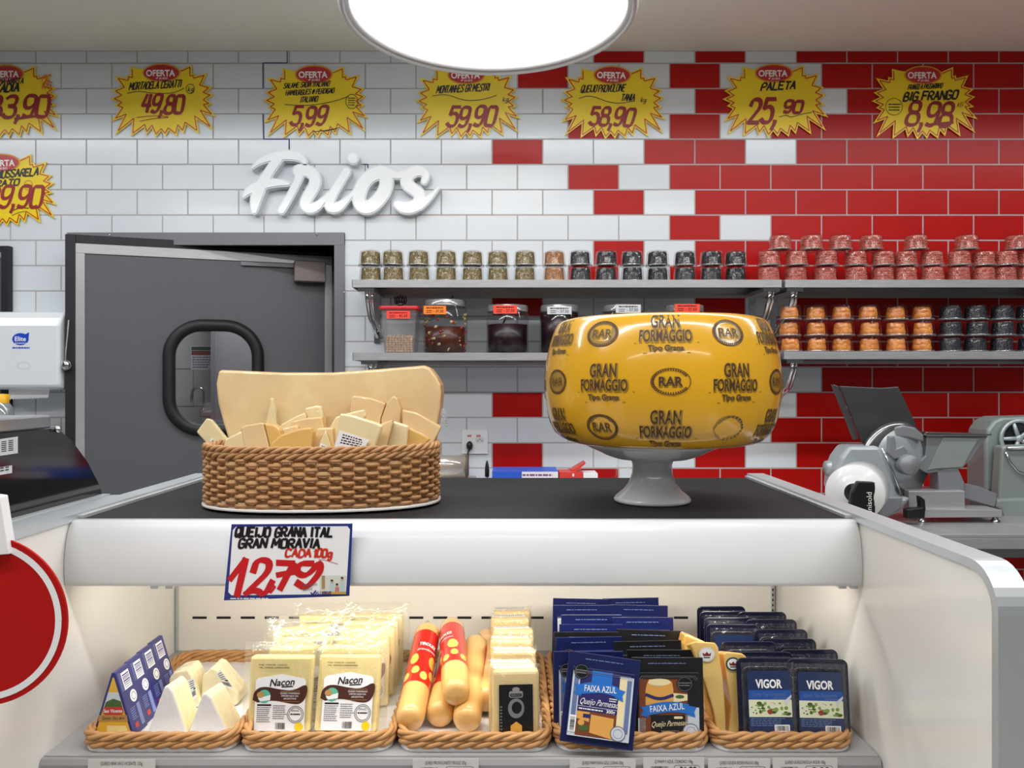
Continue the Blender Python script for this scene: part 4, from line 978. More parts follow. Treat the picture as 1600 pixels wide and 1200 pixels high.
# ------------------------------------------------------------------ the cheese display case
XL, XR, ZR, YB, YF = -0.726, 0.568, 1.305, 1.83, 0.894
dc = thing('display_case', 'white refrigerated cheese case with black top and aluminium trimmed ends', 'display case', (0, 0, 0))
def arc(cy, cz, r, a0, a1, n=8): return [(cy+r*math.cos(a0+(a1-a0)*k/n), cz+r*math.sin(a0+(a1-a0)*k/n)) for k in range(n+1)]
for nm, xa, xb in (('left', XL-0.034, XL), ('right', XR, XR+0.034)):
    out = [(YB+0.02, ZR)]+arc(YF+0.055, ZR-0.055, 0.055, PI/2, PI)+[(YF, 0.15)]
    inn = [(YF+0.012, 0.15)]+list(reversed(arc(YF+0.055, ZR-0.055, 0.043, PI/2, PI)))+[(YB+0.02, ZR-0.012)]
    pan = [(YB+0.02, ZR-0.0121)]+arc(YF+0.055, ZR-0.055, 0.0428, PI/2, PI)+[(YF+0.0121, 0.15), (YB+0.02, 0.15)]
    sp_ = obj('side_panel', MB().prism(pan, xa+0.002, xb-0.0, 'x'), WHITEPAN, dc)
    tr = MB()
    n_ = len(out); v = [(xa-0.002, p[0], p[1]) for p in out+inn]+[(xb+0.003, p[0], p[1]) for p in out+inn]
    m_ = len(inn); innr = list(range(n_+m_-1, n_-1, -1)); N2 = n_+m_
    for i in range(n_-1):
        a_, b_ = i, i+1; c_, d_ = innr[i+1], innr[i]
        tr_f = [(a_, b_, c_, d_), (N2+b_, N2+a_, N2+d_, N2+c_), (b_, a_, N2+a_, N2+b_), (d_, c_, N2+c_, N2+d_)]
        tr.add([], [])
        for f in tr_f: tr.f.append(f); tr.m.append(0); tr.s.append(False)
    tr.v = v
    obj('edge_trim', tr, ALU, sp_)
obj('top_board', MB().box(XL+0.001, XR-0.001, 1.276, YB, 1.284, 1.2965), BOARD, dc, bevel=0.001)
sl_ = MB()
GASK = mat('gasket_grey', (170, 172, 174), 0.5)
for x0, x1 in ((XL+0.0005, XL+0.013), (XR-0.013, XR-0.0005)):
    obj('edge_gasket', MB().box(x0, x1, 1.28, YB, 1.2966, 1.3015), GASK, dc)
fas = [(1.2755, 1.2965), (1.266, 1.2955), (1.258, 1.29), (1.2515, 1.278), (1.2465, 1.262), (1.243, 1.245), (1.2415, 1.228), (1.2418, 1.212), (1.2435, 1.199), (1.245, 1.1925), (1.252, 1.1925), (1.251, 1.24), (1.26, 1.275), (1.2755, 1.284)]
obj('fascia', MB().prism(fas, XL+0.002, XR-0.002, 'x', smooth=True), WHITEMET, dc)
cp = MB()
for u in (240, 263, 1318, 1336): cp.box(xu(u, 1.25)-0.006, xu(u, 1.25)+0.006, 1.2525, 1.262, 1.186, 1.1925)
obj('fascia_clip', cp, ALU, dc)
obj('light_strip', MB().add([(XL+0.10, 1.275, 1.199), (XR-0.08, 1.275, 1.199), (XR-0.08, 1.3015, 1.2245), (XL+0.10, 1.3015, 1.2245)], [(0, 3, 2, 1)]), emission('strip_glow', (1.0, 0.93, 0.82), STRIP_L), dc)
obj('light_housing', MB().prism([(1.254, 1.198), (1.270, 1.1985), (1.3, 1.2275), (1.3, 1.2835), (1.262, 1.2835)], XL+0.03, XR-0.03, 'x'), WHITEMET, dc)
bp = MB(); bp.box(XL+0.0005, XR-0.0005, 1.66, 1.68, 0.93, 1.2838, 0)
for row, v_, us in ((0, 965, [301+37.6*k for k in range(0, 22)]), (1, 907.5, [977+37.4*k for k in range(0, 6)])):
    for u in us: bp.box(xu(u, 1.66), xu(u+22, 1.66), 1.6592, 1.6601, zv(v_+1.8, 1.66), zv(v_-1.8, 1.66), 1)
for u in (276.5, 1207): bp.box(xu(u-1.4, 1.655), xu(u+1.4, 1.655), 1.652, 1.66, 0.945, 1.28, 2)
for k in range(22): bp.box(xu(1206, 1.654), xu(1208, 1.654), 1.651, 1.6521, 1.02+k*0.011, 1.025+k*0.011, 1)
obj('back_panel', bp, [WARMPAN, DARKSLOT, ALU], dc)
ZD = 0.944; ZF = 0.953
obj('deck', MB().box(XL+0.0005, XR-0.0005, 1.19, 1.6595, 0.93, ZD), mat('deck_grey', (168, 168, 170), 0.4), dc)
RAILY = 1.178
obj('price_rail', MB().prism([(1.1895, 0.9425), (1.182, 0.9425), (RAILY, 0.935), (RAILY+0.004, 0.86), (1.1895, 0.855)], XL+0.001, XR-0.001, 'x'), mat('price_rail_grey', (150, 150, 152), 0.4), dc)
obj('case_body', MB().box(XL+0.001, XR-0.001, 1.19, YB, 0.12, 0.929), WHITEPAN, dc)
obj('back_body', MB().box(XL+0.001, XR-0.001, 1.681, YB-0.001, 0.9295, 1.2838), WHITEPAN, dc)

# price tags on the rail
def shelf_tag(u0, u1, line1, price, label, v0=1185):
    d = RAILY-0.004; x0, x1 = xu(u0, d), xu(u1, d); w = (x1-x0)/2; h = 0.032
    t = thing('price_tag', label, 'price tag', ((x0+x1)/2, d, zv(v0, d)-0.0), (-0.06, 0, 0), 'price tags on the case rail')
    m = MB(); m.box(-w, w, -0.0008, 0.0, -h, 0, 0)
    m.text(line1, 0, -0.0085, 0.0048, w*1.25, 1, 1, -0.0008)
    if price:
        m.rrect(0.0, w*0.85, -0.026, -0.0115, 0.004, 1, 1, -0.0008); m.rrect(0.0006, w*0.85-0.0006, -0.0254, -0.0121, 0.0036, 2, 0, -0.0008)
        m.text(price, w*0.47, -0.0225, 0.009, w*0.55, 3, 1, -0.0008, bold=0.02)
        m.text('=', w*0.1, -0.0215, 0.005, 0.004, 3, 1, -0.0008)
        m.bars(-w*0.75, -w*0.2, -0.03, -0.013, 1, 1, -0.0008, 16)
    obj('tag_card', m, [mat('tag_paper', (206, 204, 202), 0.5) if 'tag_paper' not in bpy.data.materials else bpy.data.materials['tag_paper'], BLKINK], t)
shelf_tag(138, 243, 'QUEIJO BRIE SAO VICENTE 125g', '', 'price tag under the brie tray, leftmost on the rail', 1186)
shelf_tag(645, 748, 'QUEIJO PROVOLONETE TIROLEZ 335g', '49,90', 'price tag under the provolone tray reading provolonete')
shelf_tag(890, 993, 'QUEIJO PARM FAIXA AZUL CUNHA 300g', '49,90', 'price tag reading 49,90 under the blue parmesan packs')
shelf_tag(1005, 1100, 'Q PARM F AZUL CILINDRO 190g', '31,90', 'price tag reading 31,90 under the black parmesan packs', 1183)
shelf_tag(1106, 1203, 'QUEIJO GOUDA KROEN FRACAO 200g', '36,90', 'price tag reading 36,90 under the gouda wedges')
shelf_tag(1207, 1308, 'QUEIJO GORGONZOLA VIGOR 100g', '8,98', 'price tag reading 8,98, rightmost on the rail', 1184)

# hand painted price poster on the fascia
def topx(mb, d, org, start=0):
    for i in range(start, len(mb.v)):
        u, y, w = mb.v[i]; p = P(u, -w, d)-Vector(org); mb.v[i] = (p.x, p.y+y, p.z)
    return mb
PD = 1.236
porg = P(450, 878, PD)
pt = thing('price_poster', 'blue bordered hand painted poster priced 12,79 on the case front', 'sign', porg)
m = MB(); m.prism([(362, -819), (551, -818), (546, -931), (350, -938)], -0.0006, 0.0, mi=0)
m.flat([(369, -823), (543, -822), (547, -827), (541, -924), (535, -928), (362, -930), (357, -925), (364, -828)], 1, 1, -0.0006)
m.lines(360, 420, -936.5, -933, 1, 2, 1, -0.0006)
obj('sheet', topx(m, PD, porg), [BLUEINK, WHITEPAPER], pt)
m = MB(); random.seed(11)
m.hand('QUEIJO GRANA ITAL', 368, -838, 14, 7.6, 4.6, 3, 0, -0.0006, shear=0.16, gap=0.34, nib=0.6)
m.hand('GRAN MORAVIA', 373, -855.5, 13.5, 8.6, 4.4, 3, 0, -0.0006, shear=0.16, gap=0.32, nib=0.6)
obj('lettering', topx(m, PD, porg), [BLKINK], pt)
m = MB()
m.hand('CADA', 446, -870, 12, 8.0, 4.0, 3, 0, -0.0006, shear=0.16, gap=0.3); m.hand('100g', 491, -870, 12, 6.6, 4.2, 3, 0, -0.0006, shear=0.16, gap=0.3)
m.stroke([(498, -874), (510, -875), (528, -881)], 0.8, 3, 0, -0.0006, nib=None)
obj('red_lettering', topx(m, PD, porg), [mat('red_orange_ink', (206, 48, 30), 0.4)], pt)
m = MB()
for pl in ([(360, -905), (384, -874), (371, -930)], chaikin([(396, -893), (402, -874), (422, -876), (420, -893), (398, -914), (384, -928)], 2), chaikin([(384, -927), (400, -921), (414, -930), (426, -908)], 2),
           [(424, -914), (430, -917), (423, -926)], [(434, -879), (459, -880), (438, -920)], [(434, -898), (462, -893)], chaikin([(489, -880), (468, -880), (463, -894), (476, -900), (488, -892), (499, -877), (502, -890), (492, -905), (478, -919), (464, -910)], 2)):
    m.stroke(pl, 12.2 if len(pl) != 3 or pl[0][0] != 424 else 4.5, 3, 0, -0.0006, nib=0.5)
obj('price', topx(m, PD, porg), [mat('price_red', (200, 24, 30), 0.35)], pt)
m = MB()
m.rect(500, 541, -928, -899, 3, 0, -0.0006); m.rect(503, 508, -920, -899, 4, 1, -0.0006)
for (x, h, c) in ((519, 15, 2), (527, 9, 3), (535, 19, 2)):
    m.ell(x, -928+h+5, 2.0, 2.4, 5, 4, -0.0006, 12); m.flat([(x-3.5, -928), (x+3.5, -928), (x+3, -928+h+2), (x-3, -928+h+2)], 4, c, -0.0006); m.ell(x, -928+h+6.6, 2.1, 1.5, 6, 5, -0.0006, 12)
m.rect(503, 541, -928, -924, 5, 6, -0.0006)
m.text('JAU SERVE', 505, -928.5, 5.2, 26, 7, 7, -0.0006, bold=0.02); m.stroke([(486, -925), (489, -929), (494, -922)], 2, 6, 7, -0.0006, nib=None)
m.text('Familia', 485, -915.5, 4.5, 22, 6, 8, -0.0006, shear=0.4, rot=0.15); m.text('feliz', 481, -922, 4.5, 15, 6, 8, -0.0006, shear=0.4, rot=0.15)
obj('family_picture', topx(m, PD, porg), [mat('photo_bg', (214, 218, 206), 0.5), mat('photo_plant', (170, 140, 90), 0.5), mat('photo_cloth', (190, 206, 214), 0.5), mat('photo_pink', (206, 120, 120), 0.5), mat('photo_skin', (205, 160, 132), 0.5), mat('photo_hair', (52, 38, 30), 0.5), mat('photo_food', (196, 160, 80), 0.5), BLUEINK, mat('photo_script', (96, 96, 104), 0.5)], pt)

# round red sign at the left edge, held by a white clip
RD = 0.87; rorg = P(-28, 970, RD)
rs = thing('round_sign', 'round red sign with a white ring at the lower left edge', 'sign', rorg)
kk = RD/FPX
m = MB(); m.prism([(133*kk*math.cos(2*PI*k/72), 133*kk*math.sin(2*PI*k/72)) for k in range(72)], 0.0, 0.003); obj('disc', m, mat('sign_red_matt', (178, 18, 15), 0.6, spec=0.15), rs)
m = MB(); m.ring(0, 0, 119.5*kk, 119.5*kk, 10*kk, 1, 0, 0.0, 72); obj('white_ring', m, WHITEPAPER, rs)
m = MB(); trace(m, [(-60, 768), (0, 776), (14, 866), (-60, 872)], RD-0.006, 0.014, rorg); obj('clip', m, WHITEPAPER, rs, bevel=0.001)
q0 = P(-45, 790, RD+0.006)-rorg; q1 = Vector((-0.745, 0.93, ZR))-rorg
obj('holder_arm', MB().tube([q0, q0+Vector((-0.05, 0.02, 0.0)), q1+Vector((0, 0, 0.06)), q1], 0.005, 8), WHITEPAPER, rs)

# ------------------------------------------------------------------ cake stand and the big cheese wheel
ZT = 1.2965
SX, SY = xu(1019, 1.46), 1.46
ck_ = thing('cake_stand', 'white ceramic pedestal cake stand under the cheese wheel', 'cake stand', (SX, SY, ZT))
obj('pedestal', MB().lathe([(0.0005, 0.004), (0.068, 0.0), (0.0725, 0.003), (0.0725, 0.007), (0.068, 0.012), (0.055, 0.022), (0.044, 0.036), (0.038, 0.055), (0.037, 0.07), (0.040, 0.080)], 64), CERAMIC, ck_)
obj('plate', MB().lathe([(0.0005, 0.078), (0.040, 0.080), (0.070, 0.083), (0.085, 0.088), (0.095, 0.092), (0.104, 0.097), (0.120, 0.104), (0.129, 0.109), (0.129, 0.1115), (0.10, 0.1105), (0.0005, 0.11)], 72), CERAMIC, ck_)
WX, WYY, WZ = xu(1031.5, 1.46), 1.46, ZT+0.1115
WPROF = [(0.0005, 0.0), (0.14, 0.0), (0.160, 0.001), (0.174, 0.004), (0.187, 0.010), (0.198, 0.020), (0.207, 0.036), (0.2135, 0.058), (0.2185, 0.088), (0.2195, 0.112), (0.2185, 0.138), (0.215, 0.164), (0.2095, 0.188), (0.203, 0.208), (0.1965, 0.222), (0.190, 0.2285), (0.180, 0.232), (0.16, 0.233), (0.0005, 0.234)]
wh = thing('grana_cheese', 'huge glossy yellow cheese wheel stamped with brown lettering', 'cheese', (WX, WYY, WZ))
def wr(z):
    for (r0, z0), (r1, z1) in zip(WPROF[:-1], WPROF[1:]):
        if z0 <= z <= z1 and z1 > z0: return r0+(r1-r0)*(z-z0)/(z1-z0)
    return WPROF[-1][0]
fine = []
for (r0, z0), (r1, z1) in zip(WPROF[1:-2], WPROF[2:-1]):
    for k in range(2): fine.append((r0+(r1-r0)*k/2, z0+(z1-z0)*k/2))
fine = [WPROF[0]]+fine+WPROF[-2:]
obj('wheel_body', MB().lathe(WPROF, 120), WHEELY, wh)
def wrap_wheel(mb, phi, zc):
    for i, (x, y, z) in enumerate(mb.v):
        zz = min(max(zc+z, 0.006), 0.226); r = wr(zz)-y+0.0006
        a = phi+x/0.2175; mb.v[i] = (r*math.sin(a), -r*math.cos(a), zz)
    return mb
def stamp_text(phi, zc):
    m = MB()
    for (t, z, h, w, rt) in (('GRAN', 0.012, 0.022, 0.050, 0.0), ('FORMAGGIO', -0.011, 0.019, 0.088, 0.0), ('Tipo Grana', -0.0265, 0.0095, 0.058, 0.0)):
        m.text(t, 0.0015, z-0.001, h, w+0.002, 1, 1, bold=0.075)
        m.text(t, 0, z, h, w, 2, 0, bold=0.012)
    m.stroke([(-0.052, -0.014), (0.056, -0.013)], 0.0016, 1, 1); m.stroke([(-0.036, -0.031), (0.04, -0.030)], 0.0018, 1, 1)
    return obj('stamp', wrap_wheel(m, phi, zc), [STAMPBR, STAMPOL], wh)
def stamp_oval(phi, zc, filled=True, faint=False):
    m = MB()
    if filled: 
        for k in range(8):
            t0 = -1+k*0.25; t1 = t0+0.25
            m.flat([(0.0315*t0, -0.0215*math.sqrt(max(0, 1-t0*t0))), (0.0315*t1, -0.0215*math.sqrt(max(0, 1-t1*t1))), (0.0315*t1, 0.0215*math.sqrt(max(0, 1-t1*t1))), (0.0315*t0, 0.0215*math.sqrt(max(0, 1-t0*t0)))], 1, 1)
    n = 44
    for k in range(n):
        a = 2*PI*k/n
        if faint and (k % 2 or math.cos(a) < -0.2): continue
        if not filled and abs(math.cos(a)) > 0.85 and math.cos(a) > 0: continue
        m.stroke([(0.0265*math.cos(a), 0.0175*math.sin(a)), (0.0305*math.cos(a), 0.0205*math.sin(a))], 0.0020, 2, 0, nib=None)
    if not faint:
        m.ring(0, 0, 0.0315, 0.0215, 0.0012, 2, 0)
        m.text('RAR', 0.0008, -0.0075, 0.0145, 0.038, 1, 1, bold=0.08); m.text('RAR', 0, -0.007, 0.0145, 0.038, 3, 0, bold=-0.01 if filled else 0.015)
    return obj('stamp', wrap_wheel(m, phi, zc), [STAMPBR, STAMPOL], wh)
for rowz, ph0 in ((0.193, -8.6), (0.112, 23.5), (0.035, -8.6)):
    for k in range(6):
        stamp_text(math.radians(ph0+60*k), rowz)
        phi = ph0+30+60*k
        stamp_oval(math.radians(phi), rowz+0.004, filled=not (rowz == 0.112 and abs(phi+6.5) % 360 < 2), faint=(rowz == 0.035 and k == 0))

# ------------------------------------------------------------------ oval wicker basket with cheese
BX, BY, BA, BB_, BR = xu(508, 1.45), 1.445, 0.209, 0.132, 0.07
bk = thing('wicker_basket', 'oval brown wicker basket on a white base, full of cheese', 'basket', (BX, BY, ZT), (0, 0, BR))
def oval(t, a, b, e=2.5):
    c, s = math.cos(t), math.sin(t)
    return (a*math.copysign(abs(c)**(2/e), c), b*math.copysign(abs(s)**(2/e), s))
NST = 54
def oval_pts(n, grow=0.0):
    raw = [oval(2*PI*k/720, BA, BB_, 2.3) for k in range(720)]
    d = [0]
    for i in range(720): d.append(d[-1]+math.dist(raw[i], raw[(i+1) % 720]))
    out = []; j = 0
    for k in range(n):
        L = d[-1]*k/n
        while d[j+1] < L: j += 1
        t = (L-d[j])/(d[j+1]-d[j]); a, b2 = raw[j % 720], raw[(j+1) % 720]
        p = (a[0]+(b2[0]-a[0])*t, a[1]+(b2[1]-a[1])*t); tx, ty = b2[0]-a[0], b2[1]-a[1]; l = math.hypot(tx, ty)
        out.append((p[0], p[1], ty/l, -tx/l))
    return out
SUB = 8
op = oval_pts(NST*SUB)
wv = MB()
for row in range(11):
    z = 0.0135+row*0.0078; path = []
    for i, (x, y, nx, ny) in enumerate(op):
        w = math.sin(PI*i/SUB+(PI if row % 2 else 0)); w = math.copysign(abs(w)**0.7, w)
        path.append((x+nx*w*0.0050, y+ny*w*0.0050, z))
    wv.tube(path, 0.0037, 6, closed=True)
obj('weave', wv, WICKER, bk)
stk = MB()
for x, y, nx, ny in oval_pts(NST)[::1]:
    stk.tube([(x, y, 0.006), (x, y, 0.1)], 0.0028, 6)
obj('stakes', stk, WICKER, bk)
rim = MB(); NR = 20*20
rp = oval_pts(NR)
for zc_, ph_ in ((0.1095, 0.0), (0.0995, 1.2)):
    for s_ in range(3):
        path = []
        for i, (x, y, nx, ny) in enumerate(rp):
            a = 2*PI*20*i/NR+2*PI*s_/3+ph_
            path.append((x+nx*(0.0015+0.0042*math.cos(a)), y+ny*(0.0015+0.0042*math.cos(a)), zc_+0.0042*math.sin(a)))
        rim.tube(path, 0.0038, 6, closed=True)
obj('braided_rim', rim, WICKER, bk)
bs = MB(); bo = [oval(2*PI*k/80, BA+0.009, BB_+0.009, 2.3) for k in range(80)]
bs.prism(bo, 0.004, 0.009, 'z'); obj('base_plate', bs, WHITEPAN, bk, bevel=0.0015)
ft_ = MB()
for k in range(0, NST, 3):
    x, y, nx, ny = oval_pts(NST)[k]; ft_.ball((x-nx*0.006, y-ny*0.006, 0.002), 0.006, 0.006, 0.002, 8, 4)
obj('base_feet', ft_, WICKER, bk)

ZBK = ZT+0.0092
def vfloor(d, z): return 600+(CAMZ-z)*FPX/d
def cheese(px, d, th, label, m=CHEESE, side=RIND, bev=0.003, scale=1.0, name='cheese_wedge', lab=None, yaw=0.0, film=True, extra=None, close=True):
    vb = vfloor(d, ZBK+0.001)
    if close:
        px = list(px)+[(px[-1][0]*0.9+px[0][0]*0.1, vb), (px[0][0]*0.9+px[-1][0]*0.1, vb)]
    cu = sum(p[0] for p in px)/len(px)
    org = Vector((xu(cu, d), d, ZBK))
    t = thing(name, label, 'cheese', org, (0, 0, yaw), 'cheese pieces in the wicker basket')
    b = MB(); trace(b, px, d, th, org, 0, scale, 1); obj('cheese_piece', b, [m, side], t, bevel=bev)
    if lab:
        q = MB(); lab(q); obj('weight_label', topx(q, d-0.0026, org), [WHITEPAPER, BLKINK], t)
    if extra: extra(t, org)
    return t
# the big half wheel at the back
slab = [(341, 579), (346, 578), (440, 582), (520, 582), (575, 578), (640, 573), (662, 571), (672, 575), (682, 588), (689, 601), (690, 615), (688, 640), (683, 668), (676, 700), (660, 735), (610, 766), (420, 766), (380, 735), (360, 700), (348, 660), (340, 630), (337, 600)]
bigc = cheese(slab, 1.505, 0.06, 'big half wheel of grana standing at the back of the basket', CHEESE, RIND, 0.005, name='cheese_half_wheel', close=False)
m = MB()
for k in range(7):
    p0 = P(688, 640+k*3, 1.51)-Vector(bigc.location); m.tube([p0, p0+Vector((0.008+0.004*math.sin(k*2), 0.0, -0.004)), p0+Vector((0.014+0.008*math.sin(k*3.1), -0.004, 0.004*math.cos(k)-0.014))], [0.004, 0.003, 0.001], 5)
obj('film_twist', m, FILM, bigc)
def tag_lbl(x0, y0, x1, y1, x2, y2, x3, y3, code=True):
    def f(q):
        def bl(s, t): return ((x0*(1-s)+x1*s)*(1-t)+(x3*(1-s)+x2*s)*t, -((y0*(1-s)+y1*s)*(1-t)+(y3*(1-s)+y2*s)*t))
        q.flat([bl(0, 0), bl(1, 0), bl(1, 1), bl(0, 1)], 1, 0, -0.0015)
        r = random.Random(4)
        for i in range(4):
            s = 0.15
            while s < 0.8:
                w = r.uniform(.04, .12); t = 0.1+i*0.105; q.flat([bl(s, t), bl(s+w, t), bl(s+w, t+0.05), bl(s, t+0.05)], 2, 1, -0.0015); s += w+.03
        if code:
            q.flat([bl(.55, .5), bl(.97, .5), bl(.97, .57), bl(.55, .57)], 2, 1, -0.0015)
            s = 0.08
            while s < 0.9:
                w = r.choice((.012, .02, .035)); q.flat([bl(s, .62), bl(s+w, .62), bl(s+w, .86), bl(s, .86)], 2, 1, -0.0015); s += w+r.choice((.012, .02, .03))
    return f
cheese([(306, 675), (322, 653), (330, 655), (358, 690), (372, 715), (346, 720)], 1.485, 0.012, 'film wrapped pale cheese leaning out over the left rim', CHEESE2, CHEESE2, close=False, lab=tag_lbl(328, 689, 331, 684, 358, 708, 352, 712, False), scale=0.95)
cheese([(348, 700), (352, 686), (376, 674), (392, 690), (396, 716)], 1.445, 0.014, 'shiny film wrapped pale piece at the left of the basket', CHEESE2, CHEESE2)
cheese([(383, 712), (375, 668), (384, 664), (410, 660), (412, 662), (425, 714)], 1.385, 0.03, 'wedge with amber top edge standing front left in the basket', CHEESE, RIND, scale=0.96)
cheese([(425, 714), (412, 661), (428, 664), (437, 671), (441, 690), (440, 714)], 1.385, 0.026, 'narrow wedge leaning right of the front left wedge', CHEESE3, RIND)
cheese([(414, 664), (419, 642), (422, 622), (426, 622), (430, 640), (432, 668)], 1.482, 0.014, 'tall thin sliver of cheese against the big half wheel', CHEESE2, CHEESE2)
cheese([(430, 676), (440, 662), (462, 650), (476, 644), (479, 650), (478, 672)], 1.46, 0.016, 'long low wedge behind the middle pieces', CHEESE2, RIND)
cheese([(478, 660), (476, 638), (492, 634), (501, 635), (506, 656)], 1.47, 0.02, 'small pale block sticking up behind the middle wedges', CHEESE2, CHEESE2)
cheese([(450, 676), (456, 658), (478, 653), (503, 651), (508, 676)], 1.425, 0.02, 'flat topped wedge in the middle row', CHEESE, RIND)
cheese([(436, 690), (438, 670), (462, 664), (466, 668), (466, 690)], 1.405, 0.016, 'short wedge tucked behind the front amber wedge', CHEESE, RIND)
cheese([(426, 717), (420, 701), (424, 692), (438, 680), (466, 670), (486, 668), (489, 676), (486, 717)], 1.357, 0.024, 'front wedge with curved amber rind top, centre left', CHEESE3, RIND)
cheese([(420.5, 702), (426, 717), (442, 717), (437, 700)], 1.3545, 0.002, 'dark rind end of the curved front wedge', RIND, RIND, 0.0005, name='rind_end') if False else None
cheese([(486, 717), (490, 680), (496, 669), (520, 668), (526, 717)], 1.39, 0.022, 'upright wedge behind the small labelled piece', CHEESE, RIND)
cheese([(494, 720), (500, 690), (507, 672), (511, 676), (519, 700), (519, 720)], 1.362, 0.012, 'small tapered piece carrying a white weight label', CHEESE2, RIND, lab=tag_lbl(501, 692, 520, 700, 518, 722, 493, 718, True))
cheese([(518, 718), (526, 672), (531, 646), (552, 650), (590, 662), (597, 666), (580, 718)], 1.352, 0.02, 'wrapped wedge with big white barcode label at front centre', CHEESE2, CHEESE2, lab=tag_lbl(531, 672, 577, 687, 562, 714, 518, 713))
cheese([(515, 668), (524, 652), (542, 646), (568, 640), (571, 650), (560, 668)], 1.43, 0.02, 'film wrapped piece behind the barcode wedge', CHEESE2, CHEESE2)
cheese([(545, 655), (548, 622), (552, 618), (580, 622), (603, 630), (595, 655)], 1.468, 0.024, 'broad wedge standing high at the back centre', CHEESE, RIND)
cheese([(595, 655), (604, 630), (614, 618), (621, 622), (627, 640), (626, 660)], 1.466, 0.024, 'wedge with dark rind edge at the back right', CHEESE, RIND)
cheese([(560, 714), (590, 664), (612, 656), (614, 662), (600, 714)], 1.384, 0.02, 'leaning wedge right of the barcode label', CHEESE, RIND)
cheese([(600, 712), (612, 658), (638, 666), (634, 708)], 1.40, 0.02, 'glossy film wrapped block right of centre', CHEESE2, CHEESE2)
cheese([(634, 706), (638, 668), (664, 680), (672, 686), (655, 706)], 1.415, 0.02, 'short wedge with brown rind corner near the right rim', CHEESE3, RIND)
cheese([(630, 700), (628, 640), (650, 644), (687, 665), (690, 668), (672, 702)], 1.45, 0.022, 'big tilted wedge at the right end of the basket', CHEESE, RIND, yaw=0.05)

# ------------------------------------------------------------------ five rattan trays in the case
def rope_tray(u0, u1, label):
    d0 = 1.197; x0, x1 = xu(u0, d0), xu(u1, d0); y1 = 1.578
    t = thing('rattan_tray', label, 'tray', ((x0+x1)/2, (d0+y1)/2, ZD), group='rattan trays in the cheese case')
    w, l = (x1-x0)/2-0.005, (y1-d0)/2-0.005
    base = MB(); base.prism(rrect(-w-0.002, w+0.002, -l-0.002, l+0.002, 0.03), 0.0, 0.0085, 'z'); obj('base_plate', base, mat('tray_white', (236, 236, 236), 0.4) if 'tray_white' not in bpy.data.materials else bpy.data.materials['tray_white'], t, bevel=0.002)
    outl = rrect(-w, w, -l, l, 0.03, 8); n = len(outl)
    cum = [0]
    for i in range(n): cum.append(cum[-1]+math.dist(outl[i], outl[(i+1) % n]))
    wavel = cum[-1]/round(cum[-1]/0.075); N = int(round(cum[-1]/wavel))*20
    rope = MB()
    pts = []; j = 0
    for k in range(N):
        L = cum[-1]*k/N
        while cum[j+1] < L: j += 1
        f = (L-cum[j])/(cum[j+1]-cum[j]); a, b = outl[j % n], outl[(j+1) % n]
        tx, ty = b[0]-a[0], b[1]-a[1]; l_ = math.hypot(tx, ty)
        pts.append((a[0]+tx*f, a[1]+ty*f, ty/l_, -tx/l_, L))
    for zc_, ph_ in ((0.0240, 0.0), (0.0130, 1.3)):
        for s_ in range(3):
            path = []
            for x, y, nx, ny, L in pts:
                a = 2*PI*L/wavel+2*PI*s_/3+ph_
                path.append((x+nx*0.0040*math.cos(a), y+ny*0.0040*math.cos(a), zc_+0.0040*math.sin(a)))
            rope.tube(path, 0.0041, 6, closed=True)
    path = [(x, y, 0.0125) for x, y, nx, ny, L in pts[::4]]
    obj('braided_rim', rope, WICKER2, t)
    return t
for i, (a, b, lab) in enumerate(((119, 365, 'rattan tray of brie at the left end of the case'), (369, 613, 'rattan tray holding vacuum packed parmesan with brown labels'), (618, 862, 'rattan tray of provolone sausages and black labelled cheese'), (867, 1112, 'rattan tray of blue and black parmesan pouches'), (1116, 1341, 'rattan tray of gouda wedges and dark blue trays'))):
    rope_tray(a, b, lab)

def d_for_top(v, ztop): return (CAMZ-ztop)*FPX/(v-600)

